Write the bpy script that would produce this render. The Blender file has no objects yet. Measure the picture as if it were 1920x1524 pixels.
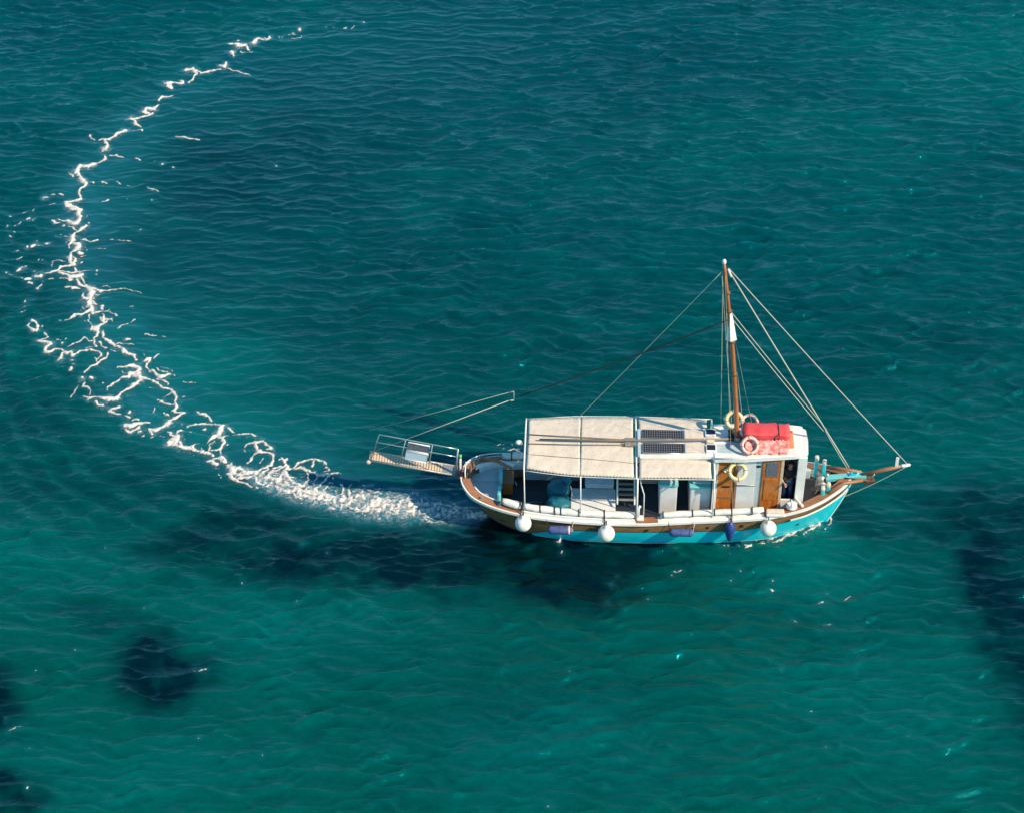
import bpy, bmesh, math, random
import numpy as np
from mathutils import Vector, Matrix
random.seed(7); rng = np.random.default_rng(11)
S = bpy.context.scene
COL = S.collection
rad = math.radians

# ------------------------------------------------------------------ camera
FPX = 4000.0                       # focal length in photo pixels (photo 1920 px wide)
PITCH = rad(40.0); CAMH = 48.0
CAMY = -CAMH / math.tan(PITCH + math.atan(199 / 4000))
YAW = rad(-2.0)
cam = bpy.data.cameras.new('camera'); camo = bpy.data.objects.new('camera', cam); COL.objects.link(camo)
camo.location = (0, CAMY, CAMH); camo.rotation_euler = (math.pi / 2 - PITCH, 0, 0)
cam.sensor_fit = 'HORIZONTAL'; cam.sensor_width = 36; cam.lens = 36 * FPX / 1920
cam.clip_start = 1; cam.clip_end = 12000
S.camera = camo

# ------------------------------------------------------------------ sky, sun, exposure
SUN_EL = rad(39); SUN_AZ = rad(-27)          # azimuth from +X
sd = Vector((math.cos(SUN_EL) * math.cos(SUN_AZ), math.cos(SUN_EL) * math.sin(SUN_AZ), math.sin(SUN_EL)))
w = bpy.data.worlds.new('World'); S.world = w; w.use_nodes = True
nt = w.node_tree; nt.nodes.clear()
sky = nt.nodes.new('ShaderNodeTexSky'); sky.sky_type = 'NISHITA'; sky.sun_disc = False
sky.sun_elevation = SUN_EL; sky.sun_rotation = math.atan2(sd.x, sd.y)
sky.dust_density = 0.1; sky.ozone_density = 1.0; sky.air_density = 1.0
bg = nt.nodes.new('ShaderNodeBackground'); bg.inputs[1].default_value = 0.135
wo = nt.nodes.new('ShaderNodeOutputWorld')
tn = nt.nodes.new('ShaderNodeMix'); tn.data_type = 'RGBA'; tn.blend_type = 'MULTIPLY'; tn.inputs[0].default_value = 1; tn.inputs[7].default_value = (.48, .93, 1.06, 1)
nt.links.new(sky.outputs[0], tn.inputs[6]); nt.links.new(tn.outputs[2], bg.inputs[0]); nt.links.new(bg.outputs[0], wo.inputs[0])
sl = bpy.data.lights.new('sun', 'SUN'); sl.energy = 5.0; sl.angle = rad(0.5); sl.color = (1, 0.84, 0.62)
so = bpy.data.objects.new('sun', sl); COL.objects.link(so)
so.rotation_euler = (-sd).to_track_quat('-Z', 'Y').to_euler()
S.view_settings.view_transform = 'Standard'; S.view_settings.look = 'None'
S.view_settings.exposure = 0.4; S.view_settings.gamma = 1.0

# ------------------------------------------------------------------ point on the sea seen at a photo pixel (used to trace foam and dark patches)
def sea_at(px, py):
    dx = (px - 960) / FPX; dv = (py - 762) / FPX
    d = np.array([dx, math.cos(PITCH) - math.sin(PITCH) * dv * 1.0, -math.sin(PITCH) - math.cos(PITCH) * dv])
    t = CAMH / -d[2]
    return d[0] * t, CAMY + d[1] * t

# ------------------------------------------------------------------ materials
def mat(name, col, rough=0.6, metal=0.0, spec=0.5, noise=None, bump=None, coat=0.0, trans=0.0):
    m = bpy.data.materials.new(name); m.use_nodes = True
    n = m.node_tree; p = n.nodes['Principled BSDF']
    p.inputs['Base Color'].default_value = (*col, 1); p.inputs['Roughness'].default_value = rough
    p.inputs['Metallic'].default_value = metal; p.inputs['Specular IOR Level'].default_value = spec
    if coat: p.inputs['Coat Weight'].default_value = coat; p.inputs['Coat Roughness'].default_value = 0.15
    tc = n.nodes.new('ShaderNodeTexCoord')
    if noise:      # (scale, (sx,sy,sz), colour2, lo, hi)
        sc, st, c2, lo, hi = noise
        mp = n.nodes.new('ShaderNodeMapping'); mp.inputs['Scale'].default_value = st
        nz = n.nodes.new('ShaderNodeTexNoise'); nz.inputs['Scale'].default_value = sc; nz.inputs['Detail'].default_value = 6
        nz.inputs['Roughness'].default_value = 0.65
        rp = n.nodes.new('ShaderNodeValToRGB')
        rp.color_ramp.elements[0].position = lo; rp.color_ramp.elements[0].color = (*col, 1)
        rp.color_ramp.elements[1].position = hi; rp.color_ramp.elements[1].color = (*c2, 1)
        n.links.new(tc.outputs['Object'], mp.inputs[0]); n.links.new(mp.outputs[0], nz.inputs[0])
        n.links.new(nz.outputs[0], rp.inputs[0]); n.links.new(rp.outputs[0], p.inputs['Base Color'])
    if bump:       # (scale, strength, distance)
        nz2 = n.nodes.new('ShaderNodeTexNoise'); nz2.inputs['Scale'].default_value = bump[0]; nz2.inputs['Detail'].default_value = 4
        bp = n.nodes.new('ShaderNodeBump'); bp.inputs['Strength'].default_value = bump[1]; bp.inputs['Distance'].default_value = bump[2]
        n.links.new(tc.outputs['Object'], nz2.inputs[0]); n.links.new(nz2.outputs[0], bp.inputs['Height'])
        n.links.new(bp.outputs[0], p.inputs['Normal'])
    return m
M = {}
M['white'] = mat('white_paint', (.80, .78, .73), .45, noise=(3, (1, 1, 1), (.62, .58, .50), .45, .85))
M['panel'] = mat('pale_panel_paint', (.72, .71, .69), .5, noise=(2.5, (1, 1, 1), (.58, .58, .57), .4, .85))
M['greyblue'] = mat('grey_blue_paint_and_shade', (.46, .54, .55), .55, noise=(4, (1, 1, 1), (.34, .41, .43), .4, .8))  # also carries painted shade on the bench top and one cabin wall
M['canvas'] = mat('cream_canvas', (.64, .55, .44), .85, noise=(2.6, (.8, 2.5, 1), (.57, .485, .385), .42, .78), bump=(3, .6, .08))
M['roll'] = mat('white_canvas', (.76, .73, .67), .7, noise=(6, (1, 1, 1), (.55, .52, .47), .45, .8), bump=(14, .5, .02))
M['turq'] = mat('turquoise_paint', (.0, .58, .66), .38, noise=(3.5, (.35, 1, 3), (.10, .52, .54), .48, .80), coat=.2, bump=(9, .25, .01))
M['turqlt'] = mat('light_turquoise_paint', (.12, .55, .55), .45, noise=(5, (1, 1, 1), (.30, .52, .50), .45, .8))
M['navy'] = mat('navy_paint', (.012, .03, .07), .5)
M['antifoul'] = mat('antifouling', (.01, .03, .06), .7)
M['plank'] = mat('weathered_planks', (.30, .15, .06), .55, noise=(7, (.5, 2, 4), (.10, .045, .02), .42, .72), bump=(20, .3, .01))
M['varnish'] = mat('varnished_wood', (.56, .18, .03), .28, noise=(6, (3, 3, .6), (.30, .08, .012), .35, .7), coat=.5)
M['capwood'] = mat('brown_rail_wood', (.34, .15, .07), .5, noise=(8, (.4, 3, 1), (.20, .09, .045), .4, .75))
M['mast'] = mat('orange_varnished_spar', (.44, .15, .05), .35, noise=(4, (3, 3, .3), (.27, .075, .025), .4, .7), coat=.5)
M['spar'] = mat('grey_brown_spar', (.22, .16, .11), .6)
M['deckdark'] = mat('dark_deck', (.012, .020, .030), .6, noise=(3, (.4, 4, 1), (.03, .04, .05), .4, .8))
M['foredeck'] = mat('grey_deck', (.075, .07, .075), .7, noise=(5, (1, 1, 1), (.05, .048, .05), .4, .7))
M['rope'] = mat('pale_rope', (.46, .44, .35), .8)
M['darkrope'] = mat('dark_rope', (.006, .008, .01), .8)
M['steel'] = mat('stainless_steel', (.62, .60, .56), .3, .85)
M['greymetal'] = mat('galvanised_metal', (.42, .41, .38), .5, .5, noise=(12, (1, 1, 1), (.22, .19, .16), .4, .7))
M['rust'] = mat('rusty_iron', (.10, .07, .05), .75, .3, noise=(14, (1, 1, 1), (.22, .12, .06), .4, .7))
M['black'] = mat('black_strap', (.008, .009, .012), .6)
M['fwhite'] = mat('white_vinyl', (.80, .76, .68), .4, noise=(4, (1, 1, 1), (.50, .43, .33), .46, .78))
M['fblue'] = mat('blue_vinyl', (.02, .05, .20), .45)
M['fbluelt'] = mat('faded_blue_vinyl', (.03, .055, .17), .7, noise=(9, (1, 1, 1), (.08, .13, .27), .4, .7))
M['ringy'] = mat('yellowed_ring_foam', (.76, .58, .26), .6, noise=(3, (1, 1, 1), (.80, .72, .52), .4, .65))
M['ringp'] = mat('pale_pink_ring', (.80, .50, .42), .6)
M['red'] = mat('red_canvas', (.66, .075, .08), .65, noise=(3, (1, 1, 1), (.58, .035, .045), .4, .7), bump=(4, .4, .04))
M['pink'] = mat('faded_red_canvas', (.60, .12, .10), .7, noise=(6, (1, 1, 1), (.74, .46, .40), .42, .6), bump=(8, .6, .03))
M['orange'] = mat('faded_orange_mat', (.62, .24, .11), .8)
M['glass'] = mat('dark_glass', (.02, .022, .03), .12)
M['bluegrey_board'] = mat('grey_board', (.14, .16, .20), .6, noise=(20, (1, 1, 1), (.09, .10, .13), .4, .6))
M['paleblue'] = mat('pale_blue_board', (.52, .62, .68), .5, noise=(16, (.6, 1, 4), (.42, .54, .62), .5, .7))
M['teal'] = mat('teal_tarpaulin', (.005, .13, .18), .55, bump=(5, .6, .06))
M['tread'] = mat('cream_wood_slats', (.66, .48, .32), .6, noise=(10, (3, 1, 1), (.48, .33, .22), .4, .75))
M['skin'] = mat('skin', (.42, .22, .14), .55)
M['hair'] = mat('dark_hair', (.012, .009, .008), .6)
M['shirt'] = mat('black_cotton', (.010, .010, .012), .85)
M['jeans'] = mat('blue_denim', (.03, .055, .14), .85, noise=(10, (1, 1, 1), (.05, .08, .18), .4, .7))
M['greentape'] = mat('green_tape', (.10, .55, .12), .5)
M['redpaint'] = mat('red_paint', (.55, .05, .04), .5)
# solar cells: dark grid made of real procedural bricks
def solar_mat():
    m = bpy.data.materials.new('solar_cells'); m.use_nodes = True; n = m.node_tree; p = n.nodes['Principled BSDF']
    tc = n.nodes.new('ShaderNodeTexCoord'); b = n.nodes.new('ShaderNodeTexBrick'); b.offset = 0
    b.inputs['Color1'].default_value = (.012, .013, .022, 1); b.inputs['Color2'].default_value = (.018, .018, .03, 1)
    b.inputs['Mortar'].default_value = (.22, .21, .20, 1); b.inputs['Scale'].default_value = 1
    b.inputs['Mortar Size'].default_value = .006; b.inputs['Brick Width'].default_value = .075; b.inputs['Row Height'].default_value = .11
    n.links.new(tc.outputs['Object'], b.inputs[0]); n.links.new(b.outputs[0], p.inputs['Base Color']); p.inputs['Roughness'].default_value = .18
    return m
M['solar'] = solar_mat()

# ------------------------------------------------------------------ mesh builder (boat-local coordinates)
Rz = Matrix.Rotation(YAW, 4, 'Z')
class MB:
    def __init__(s): s.v = []; s.f = []; s.mi = []; s.sm = []
    def add(s, vs, fs, mi=0, smooth=False):
        o = len(s.v); s.v += [tuple(v) for v in vs]
        for f in fs: s.f.append([i + o for i in f]); s.mi.append(mi); s.sm.append(smooth)
        return s
    def box(s, a, b, mi=0, bev=0.012, R=None, c=None):
        a = Vector(a); b = Vector(b); lo = Vector(map(min, a, b)); hi = Vector(map(max, a, b)); e = min(bev, *(0.45 * (hi - lo)))
        bm = bmesh.new(); bmesh.ops.create_cube(bm, size=1)
        ctr = (lo + hi) / 2; d = hi - lo
        for v in bm.verts: v.co = Vector((v.co.x * d.x, v.co.y * d.y, v.co.z * d.z))
        if e > .001: bmesh.ops.bevel(bm, geom=bm.edges[:], offset=e, segments=2, affect='EDGES', profile=.6)
        bm.verts.index_update()
        vs = [((R @ v.co) if R else v.co) + ctr for v in bm.verts]
        s.add(vs, [[q.index for q in f.verts] for f in bm.faces], mi); bm.free(); return s
    def tube(s, pts, r, mi=0, n=8, cap=True, closed=False):
        pts = [Vector(p) for p in pts]; k = len(pts); rs = r if isinstance(r, (list, tuple)) else [r] * k
        vs = []; up = None
        for i, p in enumerate(pts):
            if closed: t = pts[(i + 1) % k] - pts[i - 1]
            else: t = pts[min(i + 1, k - 1)] - pts[max(i - 1, 0)]
            t.normalize()
            if up is None: up = Vector((0, 0, 1)) if abs(t.z) < .9 else Vector((1, 0, 0))
            a = t.cross(up).normalized(); up = a.cross(t).normalized()
            for j in range(n):
                th = 2 * math.pi * j / n; vs.append(p + (a * math.cos(th) + up * math.sin(th)) * rs[i])
        fs = []
        for i in range(k if closed else k - 1):
            for j in range(n):
                fs.append([i * n + j, i * n + (j + 1) % n, ((i + 1) % k) * n + (j + 1) % n, ((i + 1) % k) * n + j])
        if cap and not closed: fs += [list(range(n))[::-1], [(k - 1) * n + j for j in range(n)]]
        return s.add(vs, fs, mi, True)
    def lathe(s, prof, c, axis=(0, 0, 1), mi=0, n=20):
        ax = Vector(axis).normalized(); a = ax.orthogonal().normalized(); b = ax.cross(a); c = Vector(c); vs = []
        for (r, h) in prof:
            for j in range(n):
                th = 2 * math.pi * j / n; vs.append(c + ax * h + (a * math.cos(th) + b * math.sin(th)) * max(r, .0005))
        fs = [[i * n + j, i * n + (j + 1) % n, (i + 1) * n + (j + 1) % n, (i + 1) * n + j] for i in range(len(prof) - 1) for j in range(n)]
        fs += [list(range(n))[::-1], [(len(prof) - 1) * n + j for j in range(n)]]
        return s.add(vs, fs, mi, True)
    def torus(s, c, axis, R, r, mi=0, n=32):
        ax = Vector(axis).normalized(); a = ax.orthogonal().normalized(); b = ax.cross(a); c = Vector(c)
        return s.tube([c + (a * math.cos(2 * math.pi * i / n) + b * math.sin(2 * math.pi * i / n)) * R for i in range(n)], r, mi, 12, closed=True)
    def slab(s, poly, z0f, z1f, mi=0):      # polygon of (x,y) extruded between heights (functions or numbers)
        f0 = z0f if callable(z0f) else (lambda x, y: z0f); f1 = z1f if callable(z1f) else (lambda x, y: z1f)
        n = len(poly); vs = [(x, y, f0(x, y)) for x, y in poly] + [(x, y, f1(x, y)) for x, y in poly]
        fs = [list(range(n))[::-1], [n + i for i in range(n)]] + [[i, (i + 1) % n, n + (i + 1) % n, n + i] for i in range(n)]
        return s.add(vs, fs, mi)
    def build(s, name, m, parent=None, org=(0, 0, 0)):
        me = bpy.data.meshes.new(name); o = Vector(org)
        me.from_pydata([tuple(Vector(v) - o) for v in s.v], [], s.f)
        for x in (m if isinstance(m, (list, tuple)) else [m]): me.materials.append(M[x] if isinstance(x, str) else x)
        me.polygons.foreach_set('material_index', s.mi); me.polygons.foreach_set('use_smooth', s.sm); me.update()
        ob = bpy.data.objects.new(name, me); COL.objects.link(ob)
        if parent: ob.parent = parent
        return ob
def tag(o, label=None, cat=None, group=None, kind=None):
    for k, v in (('label', label), ('category', cat), ('group', group), ('kind', kind)):
        if v: o[k] = v
    return o
ORG = {}
def thing(name, p, label, cat, group=None):     # Empty at boat-local point p
    e = bpy.data.objects.new(name, None); COL.objects.link(e); e.location = Rz @ Vector(p); e.rotation_euler = (0, 0, YAW)
    e.empty_display_size = .1; tag(e, label, cat, group); ORG[e.name] = p; return e
def P(mb, name, m, parent, label=None):          # build as child of a thing, mesh in boat-local coordinates
    r = parent
    while r.parent: r = r.parent
    o = mb.build(name, m, parent, ORG[r.name]); 
    if label: o['label'] = label
    return o
def single(mb, name, m, p, label, cat, group=None):
    o = mb.build(name, m, None, p); o.location = Rz @ Vector(p); o.rotation_euler = (0, 0, YAW); tag(o, label, cat, group); ORG[o.name] = p; return o
def interp(x, tab):
    """smooth monotone interpolation"""
    xs = [t[0] for t in tab]; ys = [t[1] for t in tab]
    if x <= xs[0]: return ys[0]
    if x >= xs[-1]: return ys[-1]
    i = max(j for j in range(len(xs)) if xs[j] <= x); i = min(i, len(xs) - 2)
    def sl(j):
        if j <= 0 or j >= len(xs) - 1: return (ys[min(j + 1, len(xs) - 1)] - ys[max(j - 1, 0)]) / (xs[min(j + 1, len(xs) - 1)] - xs[max(j - 1, 0)])
        a = (ys[j] - ys[j - 1]) / (xs[j] - xs[j - 1]); b = (ys[j + 1] - ys[j]) / (xs[j + 1] - xs[j])
        return 0 if a * b <= 0 else 2 * a * b / (a + b)
    h = xs[i + 1] - xs[i]; t = (x - xs[i]) / h; m0 = sl(i) * h; m1 = sl(i + 1) * h
    return (2 * t**3 - 3 * t**2 + 1) * ys[i] + (t**3 - 2 * t**2 + t) * m0 + (-2 * t**3 + 3 * t**2) * ys[i + 1] + (t**3 - t**2) * m1

# ------------------------------------------------------------------ numpy noise
def vnoise(x, y, seed=0):
    xi = np.floor(x).astype(np.int64); yi = np.floor(y).astype(np.int64); fx = x - xi; fy = y - yi
    fx = fx * fx * (3 - 2 * fx); fy = fy * fy * (3 - 2 * fy)
    def h(a, b):
        n = (a * 374761393 + b * 668265263 + seed * 1442695041) & 0xffffffff
        n = ((n ^ (n >> 13)) * 1274126177) & 0xffffffff
        return ((n ^ (n >> 16)) & 0xffff) / 65535.0
    return (h(xi, yi) * (1 - fx) + h(xi + 1, yi) * fx) * (1 - fy) + (h(xi, yi + 1) * (1 - fx) + h(xi + 1, yi + 1) * fx) * fy
def fbm(x, y, seed=0, oc=4):
    r = 0; a = .5; t = 0
    for i in range(oc): r = r + a * vnoise(x * 2**i + 17.3 * i, y * 2**i - 9.1 * i, seed + i); t += a; a *= .5
    return r / t
def polydist(X, Y, pts):
    """distance and side (+ = left of travel) to a polyline, also fraction along it"""
    best = np.full(X.shape, 1e9); side = np.zeros(X.shape); fr = np.zeros(X.shape); n = len(pts) - 1
    for i in range(n):
        ax, ay = pts[i]; bx, by = pts[i + 1]; dx = bx - ax; dy = by - ay; L2 = dx * dx + dy * dy
        t = np.clip(((X - ax) * dx + (Y - ay) * dy) / L2, 0, 1); ex = X - ax - t * dx; ey = Y - ay - t * dy
        d = np.hypot(ex, ey); m = d < best; best = np.where(m, d, best); side = np.where(m, np.sign(dx * ey - dy * ex), side); fr = np.where(m, (i + t) / n, fr)
    return best, side, fr
WAKE = [sea_at(*p) for p in [(1180, 975), (900, 965), (760, 950), (640, 930), (520, 895), (400, 850), (300, 800), (215, 700), (180, 600), (145, 500), (138, 420), (145, 340), (200, 270), (270, 205), (350, 145), (440, 95), (560, 55), (700, 30)]]

# ------------------------------------------------------------------ the sea surface
comps = []
for i in range(84):
    lam = 0.32 * (1.5 / .32) ** (rng.random() ** 1.0); k = 2 * math.pi / lam
    th = rad(90 + 5) + rng.normal(0, rad(27)) ; amp = .0042 * lam ** .9
    comps.append((k * math.cos(th), k * math.sin(th), amp, rng.random() * 6.283))
for i in range(5):
    lam = 3.5 + 3 * rng.random(); k = 2 * math.pi / lam; th = rad(100) + rng.normal(0, rad(20)); comps.append((k * math.cos(th), k * math.sin(th), .012, rng.random() * 6.283))
def sea_height(X, Y, fine=True):
    h = np.zeros_like(X)
    wx = X + .35 * (fbm(X * .35, Y * .35, 5, 3) - .5) * 2; wy = Y + .35 * (fbm(X * .35, Y * .35, 9, 3) - .5) * 2
    for kx, ky, a, ph in comps: h += a * np.sin(kx * wx + ky * wy + ph)
    h = .62 * h + 2.2 * np.clip(h, 0, .07) ** 2
    for (lam, lx, a, rot, sd_) in ((1.35, 2.2, .072, -2, 300), (.85, 1.0, .080, 5, 301), (.56, .70, .068, -7, 302), (.40, .5, .044, 9, 303), (.28, .5, .018, -3, 304)):     # short broken crests
        c_, s_ = math.cos(rad(rot)), math.sin(rad(rot)); U = wx * c_ + wy * s_; W = -wx * s_ + wy * c_
        ph = 2 * math.pi * (W / lam + 1.7 * (fbm(U / (1.9 * lx), W / (2.6 * lam), sd_ + 60, 2) - .5))
        g_ = np.clip(vnoise(U / lx, W / (1.25 * lam), sd_) * 1.9 - .38, 0, 1.3); h += a * g_ * ((.5 + .5 * np.cos(ph + .35 * np.sin(ph))) ** 2.0 - .28)
    d, s, fr = polydist(X, Y, WAKE)
    inside = s < 0
    calm = np.where(inside, 1 - .62 * np.exp(-((d - 3.5) / 5.0) ** 2), 1 - .45 * np.exp(-(d / 2.0) ** 2))
    calm *= .72 + .56 * fbm(X * .09, Y * .09, 21, 3)
    h = h * calm
    # divergent waves along the outside of the turn, and weaker ones inside
    j = fbm(X * .5, Y * .5, 33, 3)
    ph = d + .9 * (j - .5) + 1.2 * fr
    env = np.where(~inside, np.exp(-((d - 4.2) / 2.6) ** 2) * .030, np.exp(-((d - 2.5) / 1.4) ** 2) * .010) * np.clip((fr - .06) * 8, 0, 1) * np.clip((.62 - fr) * 5, .15, 1)
    wv = np.cos(ph * 2 * math.pi / .95)
    h += env * (wv + .45 * wv * np.abs(wv)) * (.45 + 1.0 * vnoise(X * .6, Y * .6, 41))
    return h
def axis(lo, hi, step, far):
    a = list(np.arange(lo, hi + step / 2, step)); d = step; x = a[-1]; r = []
    while x < far: d *= 1.22; x += d; r.append(x)
    d = step; x = a[0]; l = []
    while x > -far: d *= 1.22; x -= d; l.append(x)
    return np.array(l[::-1] + a + r)
gx = axis(-25.5, 25.5, .062, 3500); gy = axis(-14.5, 37, .056, 3500)
GX, GY = np.meshgrid(gx, gy); sh = GX.shape
far_fade = np.clip(1.6 - np.maximum(np.abs(GX) / 25.5, np.abs(GY - 11) / 26) * .8, 0, 1)
inn = (np.abs(GX) < 45) & (np.abs(GY - 11) < 50)
Z = np.zeros(sh); Z[inn] = sea_height(GX[inn], GY[inn]); Z *= np.clip(far_fade * 1.2, 0, 1)

def blob(lst, X, Y, seed, soft=1.0):
    r = np.zeros_like(X); wx = (fbm(X * .4, Y * .4, seed, 4) - .5) * 2.2; wy = (fbm(X * .4, Y * .4, seed + 7, 4) - .5) * 2.2
    wx = wx + (fbm(X * 1.3, Y * 1.3, seed + 3, 3) - .5) * .8; wy = wy + (fbm(X * 1.3, Y * 1.3, seed + 4, 3) - .5) * .8
    for px, py, rx, ry, a in lst:
        cx, cy = sea_at(px, py); x2, _ = sea_at(px + rx, py); _, y2 = sea_at(px, py + ry); RX = abs(x2 - cx); RY = abs(y2 - cy)
        q = ((X + wx - cx) / RX) ** 2 + ((Y + wy - cy) / RY) ** 2
        r = np.maximum(r, a * np.clip(1.62 - .92 * np.sqrt(q), 0, 1) ** 1.5) if soft == 1 else np.maximum(r, a * np.exp(-q * .8))
    return np.clip(r, 0, 1)
DARK_PATCH = [(1080, 1052, 175, 72, 1.4), (960, 1020, 110, 60, 1.3), (760, 1050, 290, 52, 1.0), (480, 1010, 200, 44, .7), (292, 1238, 92, 78, 1.0), (215, 1150, 95, 30, .4),  # first four darken the water by the hull; the others are dark seabed
        (-20, 1310, 70, 62, .95), (-10, 1500, 90, 60, .95), (1920, 1180, 105, 210, .95), (1870, 985, 150, 85, .70), (1640, 975, 120, 40, .42)]
DEEP = [(110, 575, 110, 55, .75), (230, 490, 150, 60, .55), (470, 330, 260, 150, .55), (520, 620, 220, 110, .45), (60, 760, 170, 90, .5), (300, 900, 260, 70, .55), (1250, 180, 420, 120, .2), (760, 560, 420, 160, .40),
        (1150, 640, 420, 140, .42), (1500, 620, 350, 120, .30), (1000, 1340, 240, 120, .25), (750, 860, 120, 50, .45), (1750, 640, 180, 60, .35), (1450, 1150, 220, 70, .25), (700, 1250, 200, 60, .2)]
LITE = [(370, 690, 130, 80, .85), (450, 800, 180, 55, .7), (210, 330, 90, 120, .35), (250, 170, 200, 70, .30), (60, 1060, 180, 70, .5), (520, 1180, 250, 70, .45), (240, 1440, 260, 60, .5), (1520, 1075, 120, 70, .75),
        (1540, 1010, 80, 30, .6), (1130, 1040, 150, 26, .25), (1080, 1420, 250, 90, .4), (1640, 1320, 260, 110, .4), (1830, 100, 260, 110, .55), (1500, 250, 260, 90, .35), (180, 620, 120, 80, .5), (1700, 880, 200, 60, .2), (480, 60, 200, 50, .3)]
def subfield(fn, seed, *a):
    r = np.zeros(sh); m = (np.abs(GX) < 60) & (GY > -40) & (GY < 90); r[m] = fn(*a, GX[m], GY[m], seed); return r
dark_patch = subfield(lambda l, X, Y, s: blob(l, X, Y, s), 3, DARK_PATCH)
deep = subfield(lambda l, X, Y, s: blob(l, X, Y, s, 0), 13, DEEP)
lite = subfield(lambda l, X, Y, s: blob(l, X, Y, s, 0), 23, LITE)
big = fbm(GX * .05, GY * .05, 55, 4)
far_w = np.clip((fbm(GX * .03, GY * .03, 77, 4) - .56) * 8, 0, .8) * (np.maximum(np.abs(GX) / 26, np.abs(GY - 11) / 27) > 1.25)
dark_patch = np.maximum(dark_patch, far_w)
n_ = sh[0] * sh[1]
V = np.stack([GX.ravel(), GY.ravel(), Z.ravel()], 1).astype(np.float32)
idx = np.arange(n_).reshape(sh)
Fq = np.stack([idx[:-1, :-1].ravel(), idx[:-1, 1:].ravel(), idx[1:, 1:].ravel(), idx[1:, :-1].ravel()], 1).astype(np.int32)
def fast_mesh(name, V, Fq, attrs, material):
    me = bpy.data.meshes.new(name); me.vertices.add(len(V)); me.vertices.foreach_set('co', np.ascontiguousarray(V, dtype=np.float32).ravel())
    me.loops.add(Fq.size); me.loops.foreach_set('vertex_index', Fq.ravel()); me.polygons.add(len(Fq))
    me.polygons.foreach_set('loop_start', np.arange(0, Fq.size, 4, dtype=np.int32)); me.polygons.foreach_set('loop_total', np.full(len(Fq), 4, dtype=np.int32))
    me.polygons.foreach_set('use_smooth', np.ones(len(Fq), dtype=bool)); me.update(calc_edges=True)
    for k, a in attrs.items():
        t = me.attributes.new(k, 'FLOAT', 'POINT'); t.data.foreach_set('value', a.ravel().astype(np.float32))
    me.materials.append(material); o = bpy.data.objects.new(name, me); COL.objects.link(o); return o

def water_mat():
    m = bpy.data.materials.new('sea_water'); m.use_nodes = True; n = m.node_tree; L = n.links; p = n.nodes['Principled BSDF']
    p.inputs['Subsurface Weight'].default_value = .60; p.inputs['Subsurface Radius'].default_value = (.3, 1.0, .9); p.inputs['Subsurface Scale'].default_value = 2.2; p.inputs['IOR'].default_value = 1.33; p.inputs['Roughness'].default_value = .04; p.inputs['Specular IOR Level'].default_value = 1.0; p.inputs['Specular Tint'].default_value = (0, .80, .95, 1)
    tc = n.nodes.new('ShaderNodeTexCoord')
    def attr(a): q = n.nodes.new('ShaderNodeAttribute'); q.attribute_name = a; return q.outputs['Fac']
    def mixc(f, a, b):
        q = n.nodes.new('ShaderNodeMix'); q.data_type = 'RGBA'
        (L.new(f, q.inputs[0]) if not isinstance(f, float) else None)
        for i, c in ((6, a), (7, b)):
            if isinstance(c, tuple): q.inputs[i].default_value = (*c, 1)
            else: L.new(c, q.inputs[i])
        return q.outputs[2]
    c = mixc(attr('blue'), WC['green'], WC['blue'])
    c = mixc(attr('deep'), c, WC['deep'])
    c = mixc(attr('lite'), c, WC['lite'])
    c = mixc(attr('dark_patch'), c, WC['dark_patch'])
    c = mixc(attr('aer'), c, WC['aer'])
    L.new(c, p.inputs['Base Color'])
    # fine capillary ripples: two stretched noises
    def nz(scale, st, rot, det):
        mp = n.nodes.new('ShaderNodeMapping'); mp.inputs['Scale'].default_value = st; mp.inputs['Rotation'].default_value = (0, 0, rot)
        q = n.nodes.new('ShaderNodeTexNoise'); q.inputs['Scale'].default_value = scale; q.inputs['Detail'].default_value = det; q.inputs['Roughness'].default_value = .6
        q.inputs['Distortion'].default_value = .3
        L.new(tc.outputs['Object'], mp.inputs[0]); L.new(mp.outputs[0], q.inputs[0]); return q.outputs[0]
    a = nz(2.5, (.6, 1.25, 1), rad(8), 6); b = nz(6.5, (.5, 1.2, 1), rad(-12), 3)
    ad = n.nodes.new('ShaderNodeMath'); ad.operation = 'MULTIPLY_ADD'; L.new(b, ad.inputs[0]); ad.inputs[1].default_value = .55; L.new(a, ad.inputs[2])
    bp = n.nodes.new('ShaderNodeBump'); bp.inputs['Strength'].default_value = 1.0; bp.inputs['Distance'].default_value = .09
    ml = n.nodes.new('ShaderNodeMath'); ml.operation = 'MULTIPLY'; L.new(attr('rip'), ml.inputs[0]); ml.inputs[1].default_value = 1.0
    L.new(ml.outputs[0], bp.inputs['Strength']); L.new(ad.outputs[0], bp.inputs['Height']); L.new(bp.outputs[0], p.inputs['Normal'])
    return m
WC = dict(green=(0, .074, .058), blue=(0, .054, .068), deep=(0, .023, .029), lite=(0, .116, .106), dark_patch=(0, .004, .007), aer=(.03, .27, .38))
blue = np.clip((GY + 8) / 34, 0, 1)
dW, sW, fW = np.full(sh, 1e3), np.zeros(sh), np.zeros(sh)
mm = (GX > -40) & (GX < 20) & (GY > -30) & (GY < 60); dW[mm], sW[mm], fW[mm] = polydist(GX[mm], GY[mm], WAKE)

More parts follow.
